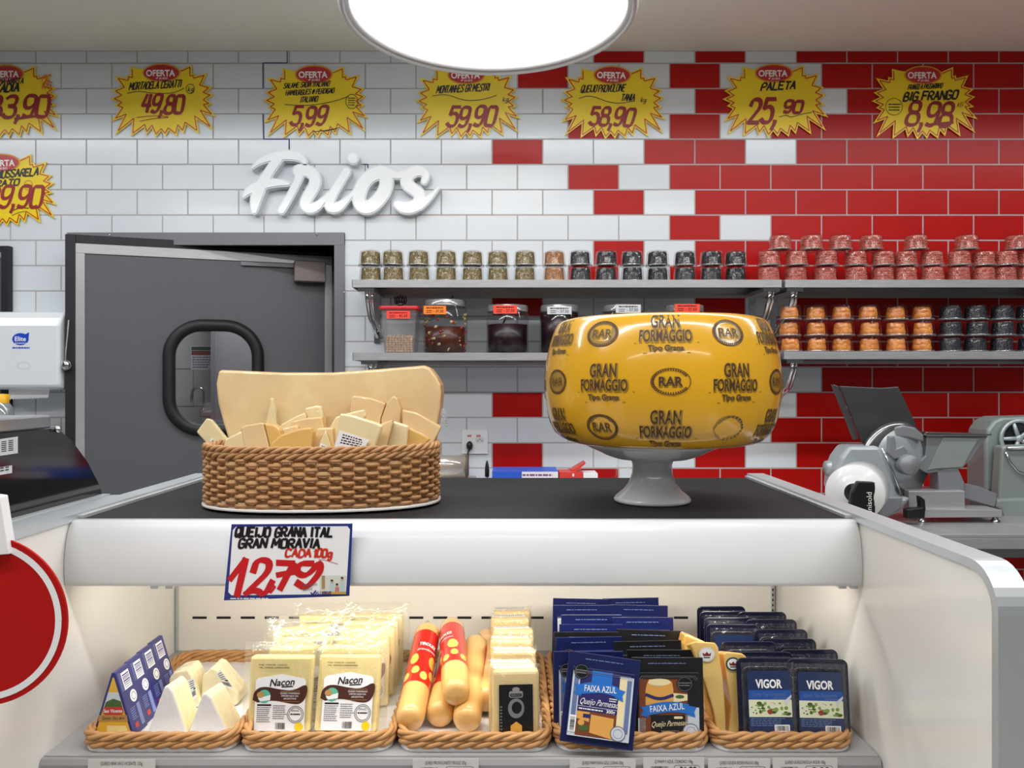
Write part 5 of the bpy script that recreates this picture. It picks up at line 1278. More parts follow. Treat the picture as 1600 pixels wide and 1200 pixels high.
# ---- brie boxes and wedges
NAVY = mat('carton_navy', (34, 42, 116), 0.35, coat=0.3); ARTY = mat('art_yellow', (232, 186, 60), 0.4); ARTSKY = mat('art_sky', (206, 220, 226), 0.4); ARTGRN = mat('art_green', (72, 100, 52), 0.4); ARTRED = mat('art_red', (196, 54, 40), 0.4); ARTTAN = mat('art_tan', (186, 146, 84), 0.4); PALEBLUE = mat('print_paleblue', (120, 136, 196), 0.4)
BH = 0.103; BWD = 0.034
def brie_box():
    t = thing('brie_box', 'box', 'cheese box', (0, 0, 0))
    b = MB(); b.prism([(-BWD, 0), (BWD, 0), (0.003, BH), (-0.003, BH)], 0.0, 0.045); obj('carton', b, [NAVY], t, bevel=0.0008)
    f = MB()
    f.flat([(-BWD*0.86, 0.004), (BWD*0.86, 0.004), (0.001, BH*0.93), (-0.001, BH*0.93)], 1, 0); 
    f.flat([(-BWD*.50, 0.042), (BWD*.50, 0.042), (BWD*.24, 0.072), (-BWD*.24, 0.072)], 2, 1); f.flat([(-BWD*.46, 0.045), (BWD*.46, 0.045), (BWD*.36, 0.058), (0.0, 0.062), (-BWD*.33, 0.057)], 3, 2)
    f.rrect(-0.0165, 0.0165, 0.036, 0.049, 0.006, 4, 3); f.text('Sao Vicente', 0, 0.040, 0.0055, 0.030, 5, 4, bold=0.02)
    f.flat([(-0.024, 0.026), (0.024, 0.026), (0.022, 0.036), (-0.022, 0.036)], 4, 5); f.text('Queijo Tipo Brie', 0, 0.029, 0.0045, 0.036, 5, 6, shear=0.3)
    f.flat([(-BWD*.3, 0.006), (BWD*.72, 0.006), (BWD*.6, 0.019), (-BWD*.3, 0.019)], 3, 7)
    obj('front_print', f, [ARTY, ARTSKY, ARTGRN, ARTRED, WHITEINK, ARTTAN, STAMPBR, mat('art_cream', (240, 222, 150), 0.4)], t)
    g = MB(); Ls = math.hypot(BWD-0.003, BH)
    g.rect(0.012, 0.036, Ls-0.034, Ls-0.006, 1, 0); g.bars(0.014, 0.034, Ls-0.031, Ls-0.009, 2, 1, n=9, vertical=False)
    g.ell(0.030, Ls-0.050, 0.010, 0.010, 1, 0); g.ring(0.030, Ls-0.050, 0.006, 0.006, 0.001, 2, 1)
    g.lines(0.004, 0.011, Ls-0.034, Ls-0.004, 12, 1, 2); g.lines(0.010, 0.026, Ls-0.085, Ls-0.064, 6, 1, 2); g.rect(0.03, 0.04, Ls-0.100, Ls-0.064, 1, 2); g.rect(0.012, 0.022, Ls-0.098, Ls-0.09, 1, 3)
    # fold the print onto the right-hand slope
    ca, sa = (BWD-0.003)/Ls, BH/Ls
    for i, (x, y, z) in enumerate(g.v):
        s = z; o = -y
        g.v[i] = (BWD-ca*s+sa*o, x, sa*s+ca*o)
    obj('side_print', g, [WHITEINK, BLUEINK, PALEBLUE, ARTRED], t)
    return t
bx = brie_box(); bpos = [(-0.640, 1.233), (-0.643, 1.280), (-0.646, 1.327), (-0.649, 1.374)]
for i, (x, y) in enumerate(bpos):
    o = bx if i == 0 else dup(bx, (0, 0, 0))
    o.location = (x, y, ZF); tag(o, ['navy triangular brie box at the front of its row, landscape picture showing', 'navy triangular brie box second from the front', 'navy triangular brie box third from the front', 'navy triangular brie box at the back of its row'][i], 'cheese box', 'navy brie boxes in a row')
BRIE = mat('brie_rind', (232, 234, 236), 0.7, sub=0.1, bump=0.15, bscale=60); BRIECUT = mat('brie_cut', (243, 232, 192), 0.4, coat=0.7, bump=0.6, bscale=80, coatbump=True, var=0.05)
def brie(px, d, th, label, yaw=0, lab=None, front=BRIE, sc=1.0, shx=0.0):
    cu = sum(p[0] for p in px)/len(px); org = Vector((xu(cu, d), d, ZF))
    t = thing('brie_wedge', label, 'cheese', org, (0, 0, yaw), 'white brie wedges')
    b = MB(); trace(b, px, d, th, org, 0, sc, 1)
    n = len(px)
    for i in range(n, 2*n): b.v[i] = (b.v[i][0]+shx, b.v[i][1], b.v[i][2])
    obj('wedge', b, [front, BRIECUT], t, bevel=0.003)
    if lab: q = MB(); lab(q); obj('weight_label', topx(q, d-0.003, org), [WHITEPAPER, BLKINK], t)
    return t
vb = vfloor(1.245, ZF)
brie([(229, vb), (256, 1073), (262, 1071), (270, 1080), (292, vb)], 1.245, 0.045, 'white brie wedge standing at the front beside the navy boxes', shx=0.006)
brie([(293, vb), (316, 1084), (322, 1082), (330, 1090), (357, vb)], 1.245, 0.045, 'white brie wedge standing at the front corner of the tray', shx=0.008)
v2 = vfloor(1.345, ZF)
brie([(262, v2), (264, 1060), (272, 1050), (293, 1046), (300, 1056), (310, 1090), (318, v2)], 1.345, 0.05, 'cream cut brie wedge with small label behind the front left wedge', lab=tag_lbl(294, 1062, 304, 1058, 308, 1088, 303, 1093), front=BRIECUT)
brie([(313, v2), (316, 1056), (330, 1043), (338, 1046), (372, 1086), (372, 1100), (362, v2)], 1.352, 0.05, 'cream cut brie wedge with white label behind the corner wedge', lab=tag_lbl(338, 1052, 345, 1045, 368, 1078, 352, 1072), front=BRIECUT)

# ---- vacuum packed parmesan
BROWNLB = mat('label_brown', (74, 36, 28), 0.4); PALECH = mat('parmesan_pale', (240, 220, 152), 0.45, var=0.04, vscale=20); LBGREEN = mat('label_green', (92, 186, 156), 0.4); LBYEL = mat('label_yellow', (244, 208, 30), 0.4); LBGREY = mat('label_grey', (120, 120, 126), 0.5)
def parmesan_pack():
    t = thing('parmesan_pack', 'p', 'cheese pack', (0, 0, 0))
    obj('cheese_block', MB().box(-0.051, 0.051, -0.011, 0.011, 0.002, 0.119), PALECH, t, bevel=0.004)
    y = -0.0146
    l = MB(); x0, x1 = -0.039, 0.043
    l.flat([(x0, 0.004), (x1, 0.004), (x1, 0.082), (x1-0.003, 0.086), (0.018, 0.09), (0.004, 0.0925), (-0.012, 0.09), (x0+0.004, 0.0862), (x0, 0.082)], 1, 0, y)
    l.flat(chaikin([(x0-0.004, 0.052), (x0-0.002, 0.066), (x0+0.012, 0.074), (0.004, 0.068), (0.024, 0.067), (x1+0.003, 0.079), (x1+0.003, 0.060), (x1-0.006, 0.046), (0.02, 0.046), (-0.008, 0.052), (x0+0.004, 0.048)], 2), 2, 1, y)
    l.text('Nacon', 0.004, 0.0745, 0.011, 0.040, 3, 5, y, shear=0.25, bold=0.02, rot=0.06); l.stroke([(0.004, 0.0725), (0.022, 0.0735)], 0.0022, 3, 5, y)
    for i, tx in enumerate(('QUEIJO PARMESAO', 'IMPORTADO DA', 'ARGENTINA')): l.text(tx, 0.018, 0.0615-i*0.0042, 0.0026, None, 3, 0, y)
    l.stroke([(0.003, 0.0655), (0.034, 0.0665)], 0.0005, 3, 4, y, nib=None); l.stroke([(0.003, 0.0495), (0.034, 0.0500)], 0.0005, 3, 4, y, nib=None)
    l.ell(-0.024, 0.0575, 0.0105, 0.0105, 3, 2, y); l.flat([(-0.034, 0.055), (-0.014, 0.060), (-0.014, 0.052), (-0.03, 0.050)], 4, 0, y); l.ell(-0.030, 0.060, 0.006, 0.005, 4, 6, y)
    l.rect(x0+0.004, -0.012, 0.043, 0.0455, 3, 5, y); l.lines(x0+0.004, -0.012, 0.017, 0.042, 8, 3, 7, y); l.lines(-0.009, 0.014, 0.022, 0.045, 7, 3, 7, y, seed=5)
    l.bars(-0.004, 0.013, 0.007, 0.017, 3, 5, y, 12); l.ring(0.028, 0.030, 0.0105, 0.0105, 0.0008, 3, 5, y); l.ring(0.028, 0.030, 0.013, 0.013, 0.0012, 3, 7, y); l.lines(0.02, 0.036, 0.028, 0.033, 1, 3, 5, y); l.text('BRASIL', 0.028, 0.0345, 0.003, None, 3, 5, y)
    l.ell(0.034, 0.011, 0.0068, 0.0068, 4, 3, y)
    obj('printed_label', l, [WHITEPAPER, BROWNLB, LBGREEN, LBYEL, ARTTAN, BLKINK, ARTTAN, LBGREY], t)
    dt = MB(); dt.text('FAB 15/06/20 15:06:52', -0.012, 0.1055, 0.0026, 0.046, 1, 0, y, bold=0.01); dt.text('VAL 15/09/20 L20000667000', -0.010, 0.1012, 0.0026, 0.05, 1, 0, y, bold=0.01)
    obj('date_print', dt, BLKINK, t)
    obj('vacuum_bag', pillow(0.128, 0.142, 0.0265, 18, 0.0012, 4, -0.001, 8), BAG, t)
    return t
pk = parmesan_pack(); first = True
def place_pack(uc, d, lean, yaw, label, z=0.0, roll=0.0):
    global first
    o = pk if first else dup(pk, (0, 0, 0)); first = False
    o.location = (xu(uc, d), d, ZF+z); o.rotation_euler = (-lean, roll, yaw)
    tag(o, label, 'cheese pack', 'vacuum packed parmesan')
place_pack(438, 1.255, 0.14, -0.02, 'parmesan pack with brown label at the front left of its tray')
place_pack(541, 1.252, 0.30, -0.03, 'parmesan pack with brown label at the front right of its tray', 0.0)
for i, (uc, d, l, yw, la) in enumerate(((468, 1.300, 0.14, 0.10, 'parmesan pack second in the left row'), (545, 1.303, 0.14, 0.05, 'parmesan pack second in the right row'), (474, 1.345, 0.12, 0.08, 'parmesan pack third in the left row'), (562, 1.353, 0.12, 0.05, 'parmesan pack third in the right row'),
                                        (478, 1.412, 0.12, 0.14, 'parmesan pack fourth in the left row'), (572, 1.398, 0.10, 0.06, 'parmesan pack fourth in the right row'), (579, 1.442, 0.10, 0.06, 'parmesan pack fifth in the right row'), (508, 1.482, 0.10, 0.02, 'rearmost parmesan pack of the left row'), (588, 1.49, 0.08, 0.05, 'rearmost parmesan pack of the right row'))):
    place_pack(uc, d, l, yw, la, 0, -0.07 if i in (4,) else 0.0)

# ---- provolone sausages
PROV = mat('provolone', (232, 182, 108), 0.4, coat=0.7, var=0.06, vscale=14, bump=0.15, bscale=60, coatbump=True); PRLAB = mat('provolone_label', (196, 40, 28), 0.3, coat=0.5); PRART = mat('provolone_art', (240, 190, 90), 0.4, coat=0.4)
RP, LP_ = 0.0235, 0.255
def provolone():
    t = thing('provolone_sausage', 'p', 'cheese', (0, 0, 0))
    prof = [(0.0005, 0.0), (0.012, 0.0012), (0.019, 0.005), (0.0225, 0.012), (RP, 0.022), (RP, LP_-0.02), (0.0225, LP_-0.012), (0.018, LP_-0.005), (0.008, LP_), (0.0005, LP_+0.001)]
    obj('cheese_body', MB().lathe(prof, 36), PROV, t)
    l = MB(); W = 2*PI*RP*0.36
    for a in range(18):
        x0 = -W+2*W*a/18; l.rect(x0, x0+2*W/18, 0.075, LP_-0.035, 1, 0)
    def slab_ell(cx, cz, rx, rz):
        for k in range(8):
            t0, t1 = -1+k/4, -0.75+k/4; h0, h1 = rz*math.sqrt(max(0, 1-t0*t0)), rz*math.sqrt(max(0, 1-t1*t1))
            l.flat([(cx+rx*t0, cz-h0), (cx+rx*t1, cz-h1), (cx+rx*t1, cz+h1), (cx+rx*t0, cz+h0)], 2, 1)
    for k in range(5): slab_ell(-0.03+k*0.016, 0.092+0.012*(k % 2), 0.007, 0.010)
    slab_ell(0.016, 0.135, 0.010, 0.016); slab_ell(-0.020, 0.135, 0.008, 0.014)
    l.text('TIROLEZ', 0.0, 0.172, 0.008, 0.032, 4, 2, bold=0.03); l.text('provolonete', 0.0, 0.158, 0.006, 0.034, 4, 2, shear=0.3); l.rect(-0.018, 0.018, 0.170, 0.1825, 3, 3)
    for i, (x, y, z) in enumerate(l.v):
        r = RP+0.0003-y; a = x/RP; l.v[i] = (r*math.sin(a), -r*math.cos(a), z)
    obj('wrapper_label', l, [PRLAB, PRART, WHITEINK, BLKINK], t)
    tw = MB(); tw.tube([(0, 0, LP_-0.002), (0.002, 0, LP_+0.008), (-0.004, 0.003, LP_+0.022)], [0.006, 0.0025, 0.005], 8); obj('film_tail', tw, FILM, t)
    return t
pv = provolone(); pv_first = True
def place_prov(u0, v0, d0, u1, v1, d1, roll, label):
    global pv_first
    o = pv if pv_first else dup(pv, (0, 0, 0)); pv_first = False
    a, b = P(u0, v0, d0), P(u1, v1, d1); ax = (b-a).normalized()
    o.location = a; o.rotation_mode = 'XYZ'
    o.rotation_euler = (ax.to_track_quat('Z', 'Y').to_matrix().to_4x4() @ Matrix.Rotation(roll, 4, 'Z')).to_euler()
    tag(o, label, 'cheese', 'provolone sausages')
place_prov(639, 1131, 1.230, 668, 990, 1.46, 3.6, 'provolone sausage leaning along the left of its tray')
place_prov(686, 1122, 1.255, 705, 1026, 1.46, 0.7, 'provolone sausage lying under the topmost one')
place_prov(713, 1088, 1.24, 706, 985, 1.47, 2.4, 'topmost provolone sausage lying on the other two')
place_prov(729, 1131, 1.232, 742, 1022, 1.44, 0.1, 'provolone sausage at front, its label facing the shopper')
place_prov(759, 1098, 1.30, 761, 1013, 1.50, 0.0, 'provolone sausage at the back beside black labelled cheese')

# ---- small black-labelled parmesan wedges
SOFTCH = mat('soft_parmesan', (228, 202, 144), 0.42, coat=0.6, var=0.05, bump=0.4, bscale=50, coatbump=True); LBBLACK = mat('label_black', (22, 22, 24), 0.35, coat=0.3); SILV = mat('label_silver', (170, 168, 164), 0.35, 0.4)
def aged():
    t = thing('cheese_portion', 'p', 'cheese pack', (0, 0, 0))
    obj('cheese_block', MB().box(-0.038, 0.038, -0.0135, 0.0135, 0.0, 0.108), SOFTCH, t, bevel=0.007, seg=3)
    y = -0.0162; l = MB()
    l.rect(-0.027, 0.027, 0.003, 0.086, 1, 0, y); l.ell(0, 0.050, 0.013, 0.015, 2, 1, y); l.ell(0.001, 0.051, 0.008, 0.009, 3, 0, y)
    l.rrect(-0.011, 0.011, 0.066, 0.076, 0.003, 2, 2, y); l.rrect(-0.0095, 0.0095, 0.0675, 0.0725, 0.002, 3, 0, y); l.text('SERRANO', 0, 0.0687, 0.003, 0.016, 4, 2, y); l.ell(0, 0.0785, 0.006, 0.0035, 2, 2, y)
    l.flat([(-0.009, 0.012), (0, 0.009), (0.009, 0.012), (0.009, 0.024), (0, 0.030), (-0.009, 0.024)], 2, 3, y); l.flat([(-0.001, 0.009), (0.009, 0.012), (0.0, 0.016)], 3, 4, y)
    l.rect(-0.016, 0.018, 0.003, 0.009, 2, 4, y); l.lines(-0.0255, -0.022, 0.012, 0.055, 9, 2, 1, y)
    obj('printed_label', l, [LBBLACK, LBGREY, SILV, mat('art_cheese', (226, 168, 70), 0.4), mat('art_gold', (150, 112, 40), 0.4)], t)
    s = MB(); s.box(-0.036, 0.03, -0.004, 0.010, 0.1083, 0.1090, 0); 
    for k in range(14): s.box(-0.03+k*0.004, -0.0285+k*0.004, -0.002, 0.006, 0.1090, 0.1092, 1)
    obj('top_label', s, [WHITEPAPER, LBGREY], t)
    obj('film', pillow(0.082, 0.114, 0.031, 14, 0.0010, 7, 0.0, 12), FILM, t)
    return t
ag = aged()
for i, (u, v, l, yw) in enumerate(((806, 1057, 0.16, 0.06), (800, 1040, 0.14, 0.0), (803, 1019, 0.12, 0.02), (799, 1000, 0.10, -0.03), (802, 985, 0.1, 0.05), (797, 966, 0.08, 0.0), (800, 954, 0.06, 0.04))):
    d = d_for_top(v, ZF+0.109*math.cos(l)-0.002); o = ag if i == 0 else dup(ag, (0, 0, 0))
    o.location = (xu(u, d), max(d, 1.228)-0.016*0, ZF); o.rotation_euler = (-l, 0, yw)
    tag(o, ['black labelled parmesan portion at the front of its row', 'black labelled parmesan portion second in its row', 'black labelled parmesan portion third in its row', 'black labelled parmesan portion fourth in its row', 'black labelled parmesan portion fifth in its row', 'black labelled parmesan portion sixth in its row', 'black labelled parmesan portion at the back of its row'][i], 'cheese pack', 'black labelled parmesan portions')

# ---- parmesan pouches, blue and black
PNAVY = mat('pouch_navy', (18, 28, 82), 0.35, coat=0.3); PBLACK = mat('pouch_black', (24, 24, 27), 0.35, coat=0.4); PCLEAR = mat('pouch_silver', (206, 214, 226), 0.3, coat=0.5); RIBBON = mat('ribbon_blue', (44, 116, 204), 0.35); INDIGO = mat('print_indigo', (46, 44, 104), 0.4); ORCHEESE = mat('print_cheese', (226, 166, 84), 0.4); PALECREAM = mat('cheese_cream', (240, 224, 176), 0.4); PBROWN = mat('print_brown', (124, 66, 40), 0.4); STEELP = mat('print_slate', (104, 122, 164), 0.4)
PW_, PH_, PTH = 0.114, 0.133, 0.013; PHA = 0.143
def ribbon(l, y, x0, x1, z, lay, mi, edge):
    up = chaikin([(x0+0.006, z+0.004), (x0+0.022, z+0.010), ((x0+x1)/2+0.006, z+0.013), (x1-0.012, z+0.008)], 2); dn = chaikin([(x1-0.012, z-0.008), ((x0+x1)/2+0.006, z-0.004), (x0+0.022, z-0.008), (x0+0.006, z-0.012)], 2)
    l.flat([(x0, z+0.005), (x0+0.012, z+0.002), (x0+0.012, z-0.014), (x0, z-0.010), (x0+0.004, z-0.003)], lay, mi, y); l.flat([(x1-0.016, z+0.006), (x1, z+0.003), (x1-0.004, z-0.005), (x1-0.002, z-0.014), (x1-0.016, z-0.009)], lay, mi, y)
    l.flat(up+dn, lay+1, mi, y)
def pouch(kind):
    body = PBLACK if kind == 'black' else PNAVY
    t = thing('parmesan_pouch', 'p', 'cheese pack', (0, 0, 0))
    p = MB(); p.box(-PW_/2, PW_/2, -0.001, 0.001, 0.0, PH_, 0); p.box(-PW_/2+0.008, PW_/2-0.008, -PTH/2, PTH/2, 0.012, PH_-0.022, 0)
    obj('pouch_body', p, [body], t, bevel=0.0008)
    y = -PTH/2; l = MB()
    mats_ = [PCLEAR, INDIGO, RIBBON, ORCHEESE, WHITEINK, PALECREAM, PBROWN, BLKINK, LBGREY, ARTGRN, PNAVY, STEELP, PBLACK]
    w = PW_/2-0.009
    if kind == 'back':
        l.rect(-w, w, 0.012, PHA-0.026, 1, 0, y); l.rect(-w+0.012, w-0.010, 0.060, PHA-0.030, 2, 6, y); l.rect(-w+0.02, 0.012, 0.085, PHA-0.032, 3, 3, y); l.rect(0.0, 0.024, 0.080, PHA-0.042, 3, 9, y); l.lines(-w+0.01, w-0.01, 0.016, 0.055, 8, 2, 8, y)
    elif kind == 'blue':
        l.rect(-w, w, 0.012, PHA-0.030, 1, 0, y); l.rect(-w+0.003, -w+0.010, 0.030, PHA-0.032, 2, 11, y); l.rect(w-0.010, w-0.003, 0.025, PHA-0.035, 2, 11, y)
        l.rect(w-0.023, w-0.011, 0.030, PHA-0.033, 2, 5, y)
        l.rect(-0.036, 0.026, 0.052, PHA-0.026, 3, 1, y); l.rect(-0.018, 0.014, 0.098, PHA-0.026, 4, 2, y); l.rect(-0.036, 0.026, 0.014, 0.052, 3, 6, y)
        l.flat([(-0.014, 0.020), (0.022, 0.014), (0.022, 0.046), (-0.014, 0.048)], 4, 3, y); l.flat([(-0.036, 0.040), (-0.016, 0.036), (-0.016, 0.051), (-0.036, 0.051)], 4, 3, y); l.rect(-0.026, -0.014, 0.042, 0.048, 5, 1, y)
        l.ell(-0.024, 0.026, 0.008, 0.005, 5, 9, y, 14); l.ell(-0.028, 0.034, 0.005, 0.005, 5, 3, y, 14)
        ribbon(l, y, -0.044, 0.036, 0.088, 5, 2, 4); l.text('FAIXA AZUL', -0.003, 0.0845, 0.010, 0.050, 8, 4, y, bold=0.01, rot=0.06)
        l.text('Queijo Parmesao', -0.004, 0.063, 0.0095, 0.060, 6, 4, y, shear=0.35); l.lines(0.012, 0.024, 0.071, 0.078, 2, 6, 4, y); l.stroke([(-0.036, 0.0595), (0.026, 0.0595)], 0.0005, 6, 4, y, nib=None); l.text('300g', 0.016, 0.0535, 0.005, None, 6, 4, y, bold=0.02); l.lines(-0.034, 0.004, 0.0535, 0.058, 1, 6, 4, y)
        l.ell(-0.035, 0.113, 0.012, 0.012, 6, 7, y); l.ring(-0.035, 0.113, 0.0105, 0.0105, 0.0006, 7, 8, y); l.lines(-0.044, -0.026, 0.109, 0.117, 2, 7, 8, y)
        l.rrect(-w+0.001, -w+0.012, 0.018, 0.044, 0.001, 5, 4, y); l.bars(-w+0.003, -w+0.010, 0.020, 0.042, 6, 7, y, 14, False)
        l.ell(0.030, 0.024, 0.012, 0.012, 6, 8, y); l.ell(0.030, 0.024, 0.0105, 0.0105, 7, 0, y); l.ring(0.030, 0.024, 0.007, 0.007, 0.0006, 8, 8, y)
    else:
        l.rect(-w, w, 0.012, PHA-0.026, 1, 12, y); l.rect(-w+0.002, w-0.018, 0.012, PHA-0.034, 2, 6, y); l.rect(w-0.022, w, 0.012, 0.062, 2, 0, y); l.rect(-w, -w+0.012, 0.012, 0.045, 2, 0, y)
        l.flat([(-0.036, 0.066), (0.008, 0.066), (0.008, 0.092), (0.006, 0.104), (0.000, 0.108), (-0.030, 0.109), (-0.034, 0.100), (-0.036, 0.09)], 3, 3, y); l.ell(-0.014, 0.104, 0.018, 0.006, 4, 5, y)
        l.stroke(chaikin([(-0.036, 0.084), (-0.014, 0.075), (0.008, 0.083)], 2), 0.005, 5, 1, y, nib=None); l.flat([(0.008, 0.07), (0.03, 0.074), (0.03, 0.084), (0.008, 0.086)], 3, 5, y); l.ell(0.018, 0.080, 0.007, 0.003, 4, 9, y, 14)
        ribbon(l, y, -0.044, 0.044, 0.060, 5, 2, 4); l.text('FAIXA AZUL', -0.002, 0.0575, 0.0105, 0.054, 8, 4, y, bold=0.01, rot=0.10)
        l.rect(-0.028, 0.026, 0.012, 0.050, 4, 12, y); l.text('Queijo Parmesao', 0.0, 0.032, 0.009, 0.056, 6, 5, y, shear=0.35, rot=0.06); l.rrect(0.008, 0.022, 0.044, 0.048, 0.002, 6, 5, y); l.lines(-0.012, 0.016, 0.022, 0.026, 1, 6, 8, y)
        l.ell(0.026, 0.101, 0.0125, 0.0125, 6, 7, y); l.ring(0.026, 0.101, 0.011, 0.011, 0.0006, 7, 8, y); l.lines(0.016, 0.036, 0.097, 0.105, 2, 7, 8, y)
        l.ell(0.034, 0.024, 0.0125, 0.0125, 6, 8, y); l.ell(0.034, 0.024, 0.011, 0.011, 7, 0, y); l.ring(0.034, 0.024, 0.007, 0.007, 0.0006, 8, 8, y)
    l.stroke([(-w+0.002, PHA-0.034), (-w+0.006, PHA-0.0285), (w-0.006, PHA-0.0285), (w-0.002, PHA-0.034)], 0.0007, 9, 8, y, nib=None); l.stroke([(-w+0.004, PHA-0.036), (-w+0.008, PHA-0.031), (w-0.008, PHA-0.031), (w-0.004, PHA-0.036)], 0.0005, 9, 8, y, nib=None)
    l.lines(-0.03, 0.03, PHA-0.012, PHA-0.006, 1, 1, 11, -0.001, fill=0.25)
    for i, (x, yy, z) in enumerate(l.v): l.v[i] = (x, yy, z*PH_/PHA)
    obj('printed_front', l, mats_, t)
    return t
pb, pkk, pbk = pouch('blue'), pouch('black'), pouch('back')
used = {}
def place_pouch(proto, u, v, lean, roll, label, d=None, z=0.0):
    key = proto.name
    d = d or d_for_top(v, ZF+PH_*math.cos(lean)-0.001)
    o = proto if key not in used else dup(proto, (0, 0, 0)); used[key] = 1
    dy = PH_*math.sin(lean)
    o.location = (xu(u, d), d-dy, ZF+z); o.rotation_euler = (-lean, roll, 0)
    tag(o, label, 'cheese pack', 'black parmesan pouches' if proto is pkk else 'blue parmesan pouches')
    if proto is pbk: o['group'] = 'navy pouches turned back to front'
    return o
fp = place_pouch(pb, 939, 1020, 0.26, 0.14, 'navy parmesan pouch in front, tilted over the tray rim', 1.225)
fp.location = (xu(931, 1.186), 1.182, ZF+0.010)
place_pouch(pkk, 1042, 1028, 0.08, 0.0, 'black parmesan pouch with orange cheese picture at the front right')
place_pouch(pkk, 1034, 1016, 0.07, 0.0, 'black parmesan pouch second from the front at right')
place_pouch(pkk, 1014, 1002, 0.07, -0.02, 'black parmesan pouch third from the front at right')
place_pouch(pkk, 1010, 985, 0.07, 0.03, 'black parmesan pouch fourth from the front at right')
place_pouch(pkk, 916, 988, 0.07, 0.0, 'black parmesan pouch among the navy ones at left')
place_pouch(pb, 919, 1020, 0.08, 0.0, 'navy parmesan pouch directly behind the tilted one', 1.249)
place_pouch(pb, 922, 996, 0.07, -0.02, 'navy parmesan pouch third from the front at left')
place_pouch(pb, 923, 976, 0.06, 0.0, 'navy parmesan pouch fifth from the front at left')
place_pouch(pbk, 924, 961, 0.06, 0.0, 'navy pouch turned to its picture strip, sixth from the front at left')
place_pouch(pbk, 909, 946, 0.05, 0.0, 'navy pouch turned to its picture strip, seventh from the front at left')
place_pouch(pb, 906, 936, 0.04, 0.02, 'rearmost navy parmesan pouch at left')
place_pouch(pbk, 1004, 965, 0.06, 0.0, 'navy pouch turned to its picture strip, right behind the black ones')
place_pouch(pbk, 996, 946, 0.05, 0.02, 'navy pouch turned to its picture strip, second behind the black ones')
place_pouch(pb, 987, 935, 0.04, -0.02, 'rearmost navy parmesan pouch at right')

# ---- gouda wedges
GOUDA = mat('gouda', (240, 204, 122), 0.4, coat=0.6, var=0.04, bump=0.15, bscale=40, coatbump=True, sub=0.1); GOUDAS = mat('gouda_rind', (232, 176, 84), 0.4, coat=0.6)
def gouda(px, d, th, label, seal=None, sc=0.8, shx=0.0):
    cu = sum(p[0] for p in px)/len(px); org = Vector((xu(cu, d), d, ZF))
    t = thing('gouda_wedge', label, 'cheese', org, group='gouda wedges')
    b = MB(); trace(b, px, d, th, org, 0, sc, 1); n = len(px)
    for i in range(n, 2*n): b.v[i] = (b.v[i][0]+shx, b.v[i][1], b.v[i][2])
    obj('wedge', b, [GOUDA, GOUDAS], t, bevel=0.004, seg=3)
    if seal:
        q = MB(); (x, z, r, w) = seal
        q.ell(x, -z, r, r*0.92, 2, 0, -0.001); q.ell(x, -z, r*0.78, r*0.72, 3, 1, -0.001)
        q.flat([(x-r*.45, -z-r*.2), (x+r*.45, -z-r*.2), (x+r*.55, -z+r*.25), (x+r*.25, -z+r*.05), (x, -z+r*.35), (x-r*.25, -z+r*.05), (x-r*.55, -z+r*.25)], 4, 2, -0.001); q.rect(x-r*.4, x+r*.4, -z-r*.45, -z-r*.32, 4, 3, -0.001)
        obj('round_seal', topx(q, d-0.0005, org), [w, WHITEPAPER, mat('seal_red', (130, 40, 36), 0.4), BLKINK], t)
GRNSEAL = mat('seal_green', (44, 70, 50), 0.4); WSEAL = mat('seal_white', (226, 224, 216), 0.4)
gv = 1.238; vb = vfloor(gv, ZF)
gouda([(1078, 1006), (1084, 1002), (1118, 1004), (1123, 1012), (1130, 1060), (1134, 1110), (1135, vb), (1121, vb), (1114, 1110), (1103, 1075), (1092, 1040)], gv, 0.05, 'gouda wedge with pale seal beside the black pouches', (1104, 1022, 12.5, WSEAL), 0.7, -0.006)
gouda([(1130, 1022), (1136, 1018), (1160, 1021), (1167, 1026), (1166, 1045), (1163, 1060), (1164, 1100), (1153, vb), (1138, vb), (1143, 1105), (1137, 1070)], gv+0.004, 0.05, 'gouda wedge with green ringed seal beside the blue trays', (1145, 1037, 11.5, GRNSEAL), 0.7, -0.004)
gouda([(1066, 1006), (1070, 990), (1085, 996), (1104, 1004), (1100, vfloor(1.30, ZF)), (1080, vfloor(1.30, ZF))], 1.30, 0.05, 'gouda wedge standing behind the other two', None, 0.8)

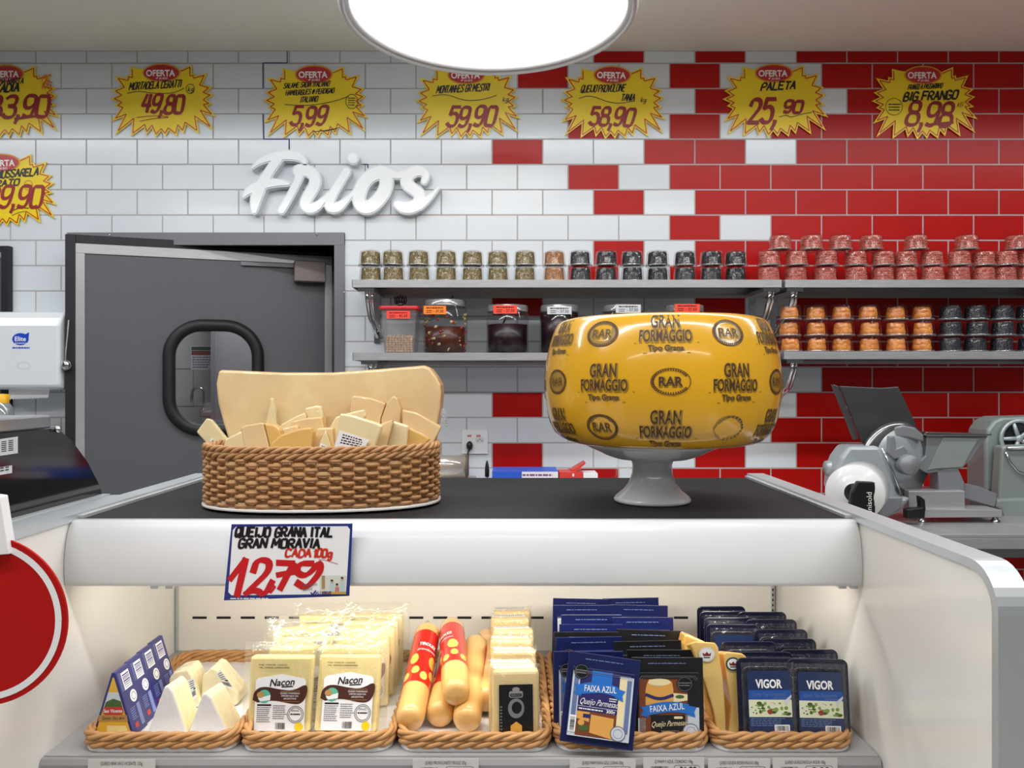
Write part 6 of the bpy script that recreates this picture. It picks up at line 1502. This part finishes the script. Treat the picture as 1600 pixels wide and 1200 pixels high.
# ---- dark blue gorgonzola trays
TRAY = mat('tray_midnight', (22, 24, 48), 0.25, coat=0.6); TRLAB = mat('tray_label_blue', (36, 52, 92), 0.3, coat=0.6); TRBLUE = mat('tray_band_blue', (38, 84, 162), 0.35); SALBG = mat('salad_cream', (222, 224, 196), 0.4); SALG = mat('salad_green', (128, 160, 70), 0.4); SALD = mat('salad_dark', (66, 92, 40), 0.4); SALR = mat('salad_red', (150, 60, 46), 0.4)
TW, TH_, TT = 0.096, 0.124, 0.024
def vigor():
    t = thing('gorgonzola_tray', 'p', 'cheese pack', (0, 0, 0))
    b = MB(); b.prism(rrect(-TW/2, TW/2, 0, TH_, 0.010), 0.0, 0.003, 'y'); b.prism(rrect(-TW/2+0.006, TW/2-0.006, 0.006, TH_-0.006, 0.009), 0.003, TT, 'y', scale=0.9); obj('tray_body', b, TRAY, t, bevel=0.001)
    rm = MB(); rm.tube([(p[0], -0.001, p[1]) for p in rrect(-TW/2+0.010, TW/2-0.010, 0.010, TH_-0.014, 0.008)], 0.0018, 6, closed=True); obj('lid_rim', rm, TRAY, t)
    l = MB(); x0, x1 = -TW/2+0.014, TW/2-0.013; FL = -0.0072
    l.rrect(x0, x1, 0.012, TH_-0.018, 0.004, 1, 0); l.text('VIGOR', 0.0, 0.080, 0.0125, 0.042, 3, 1, bold=0.035)
    l.rect(x0+0.002, x1, 0.062, 0.0765, 2, 2); l.text('Queijo Tipo Gorgonzola', 0, 0.068, 0.005, 0.052, 3, 8, shear=0.1); l.lines(0.006, 0.032, 0.0635, 0.066, 1, 3, 8)
    l.rect(x0+0.001, x1, 0.036, 0.062, 2, 3)
    r = random.Random(8)
    for k in range(26): l.ell(r.uniform(-0.018, 0.030), r.uniform(0.040, 0.057), r.uniform(.002, .005), r.uniform(.0015, .003), 3, r.choice((4, 4, 5)), n=9)
    for k in range(10): l.ell(r.uniform(x0+0.003, -0.01), r.uniform(0.039, 0.059), 0.0012, 0.001, 3, 5, n=7)
    l.ell(0.004, 0.053, 0.0045, 0.0045, 4, 3, n=12); l.ell(0.0, 0.044, 0.004, 0.004, 4, 6, n=12); l.flat([(x1-0.012, 0.060), (x1, 0.070), (x1, 0.066), (x1-0.010, 0.053)], 4, 7)
    l.lines(x0+0.003, x1-0.012, 0.022, 0.035, 5, 2, 8); l.rrect(0.006, 0.030, 0.014, 0.0245, 0.001, 3, 1); l.bars(0.008, 0.028, 0.0155, 0.023, 4, 9, n=15)
    for i, (x, y, z) in enumerate(l.v): l.v[i] = (x, y+FL, z)
    obj('printed_label', l, [TRLAB, WHITEINK, TRBLUE, SALBG, SALG, SALD, SALR, GYTAG, STEELP, BLKINK], t)
    f = pillow(TW-0.012, TH_-0.012, 0.004, 14, 0.0007, 9, 0.006, 10)
    for i, (x, y, z) in enumerate(f.v): f.v[i] = (x, y-0.0045, z)
    obj('film', f, FILM, t)
    return t
vg = vigor()
for i, (u, v, l, yw, la) in enumerate(((1209, 1046, 0.16, 0.0, 'dark blue gorgonzola tray with salad picture, front left'), (1281, 1038, 0.12, -0.05, 'dark blue gorgonzola tray with salad picture, front right'),
        (1193, 1022, 0.12, 0.0, 'dark blue tray second in the left row, its brand just showing'), (1264, 1018, 0.10, 0.0, 'dark blue tray second in the right row'), (1170, 1006, 0.12, 0.02, 'dark blue tray third in the left row'), (1232, 1001, 0.10, 0.0, 'dark blue tray third in the right row'),
        (1144, 978, 0.10, -0.04, 'dark blue tray with shiny film, brand half showing behind gouda'), (1220, 986, 0.09, 0.0, 'dark blue tray fourth in the right row'), (1140, 967, 0.07, 0.0, 'dark blue tray fifth in the left row'), (1205, 970, 0.07, 0.0, 'dark blue tray fifth in the right row'),
        (1132, 957, 0.06, 0.0, 'dark blue tray sixth in the left row'), (1190, 958, 0.05, 0.0, 'rearmost dark blue tray in the right row'), (1127, 949, 0.05, 0.0, 'rearmost dark blue tray in the left row'))):
    ztp = ZF+TH_*math.cos(l)
    d = d_for_top(v, ztp); dy = TH_*math.sin(l); o = vg if i == 0 else dup(vg, (0, 0, 0))
    o.location = (xu(u, d), max(d-dy, 1.214), ZF+0.0008+TT*math.sin(l)); o.rotation_euler = (-l, 0, yw)
    tag(o, la, 'cheese pack', 'dark blue gorgonzola trays')
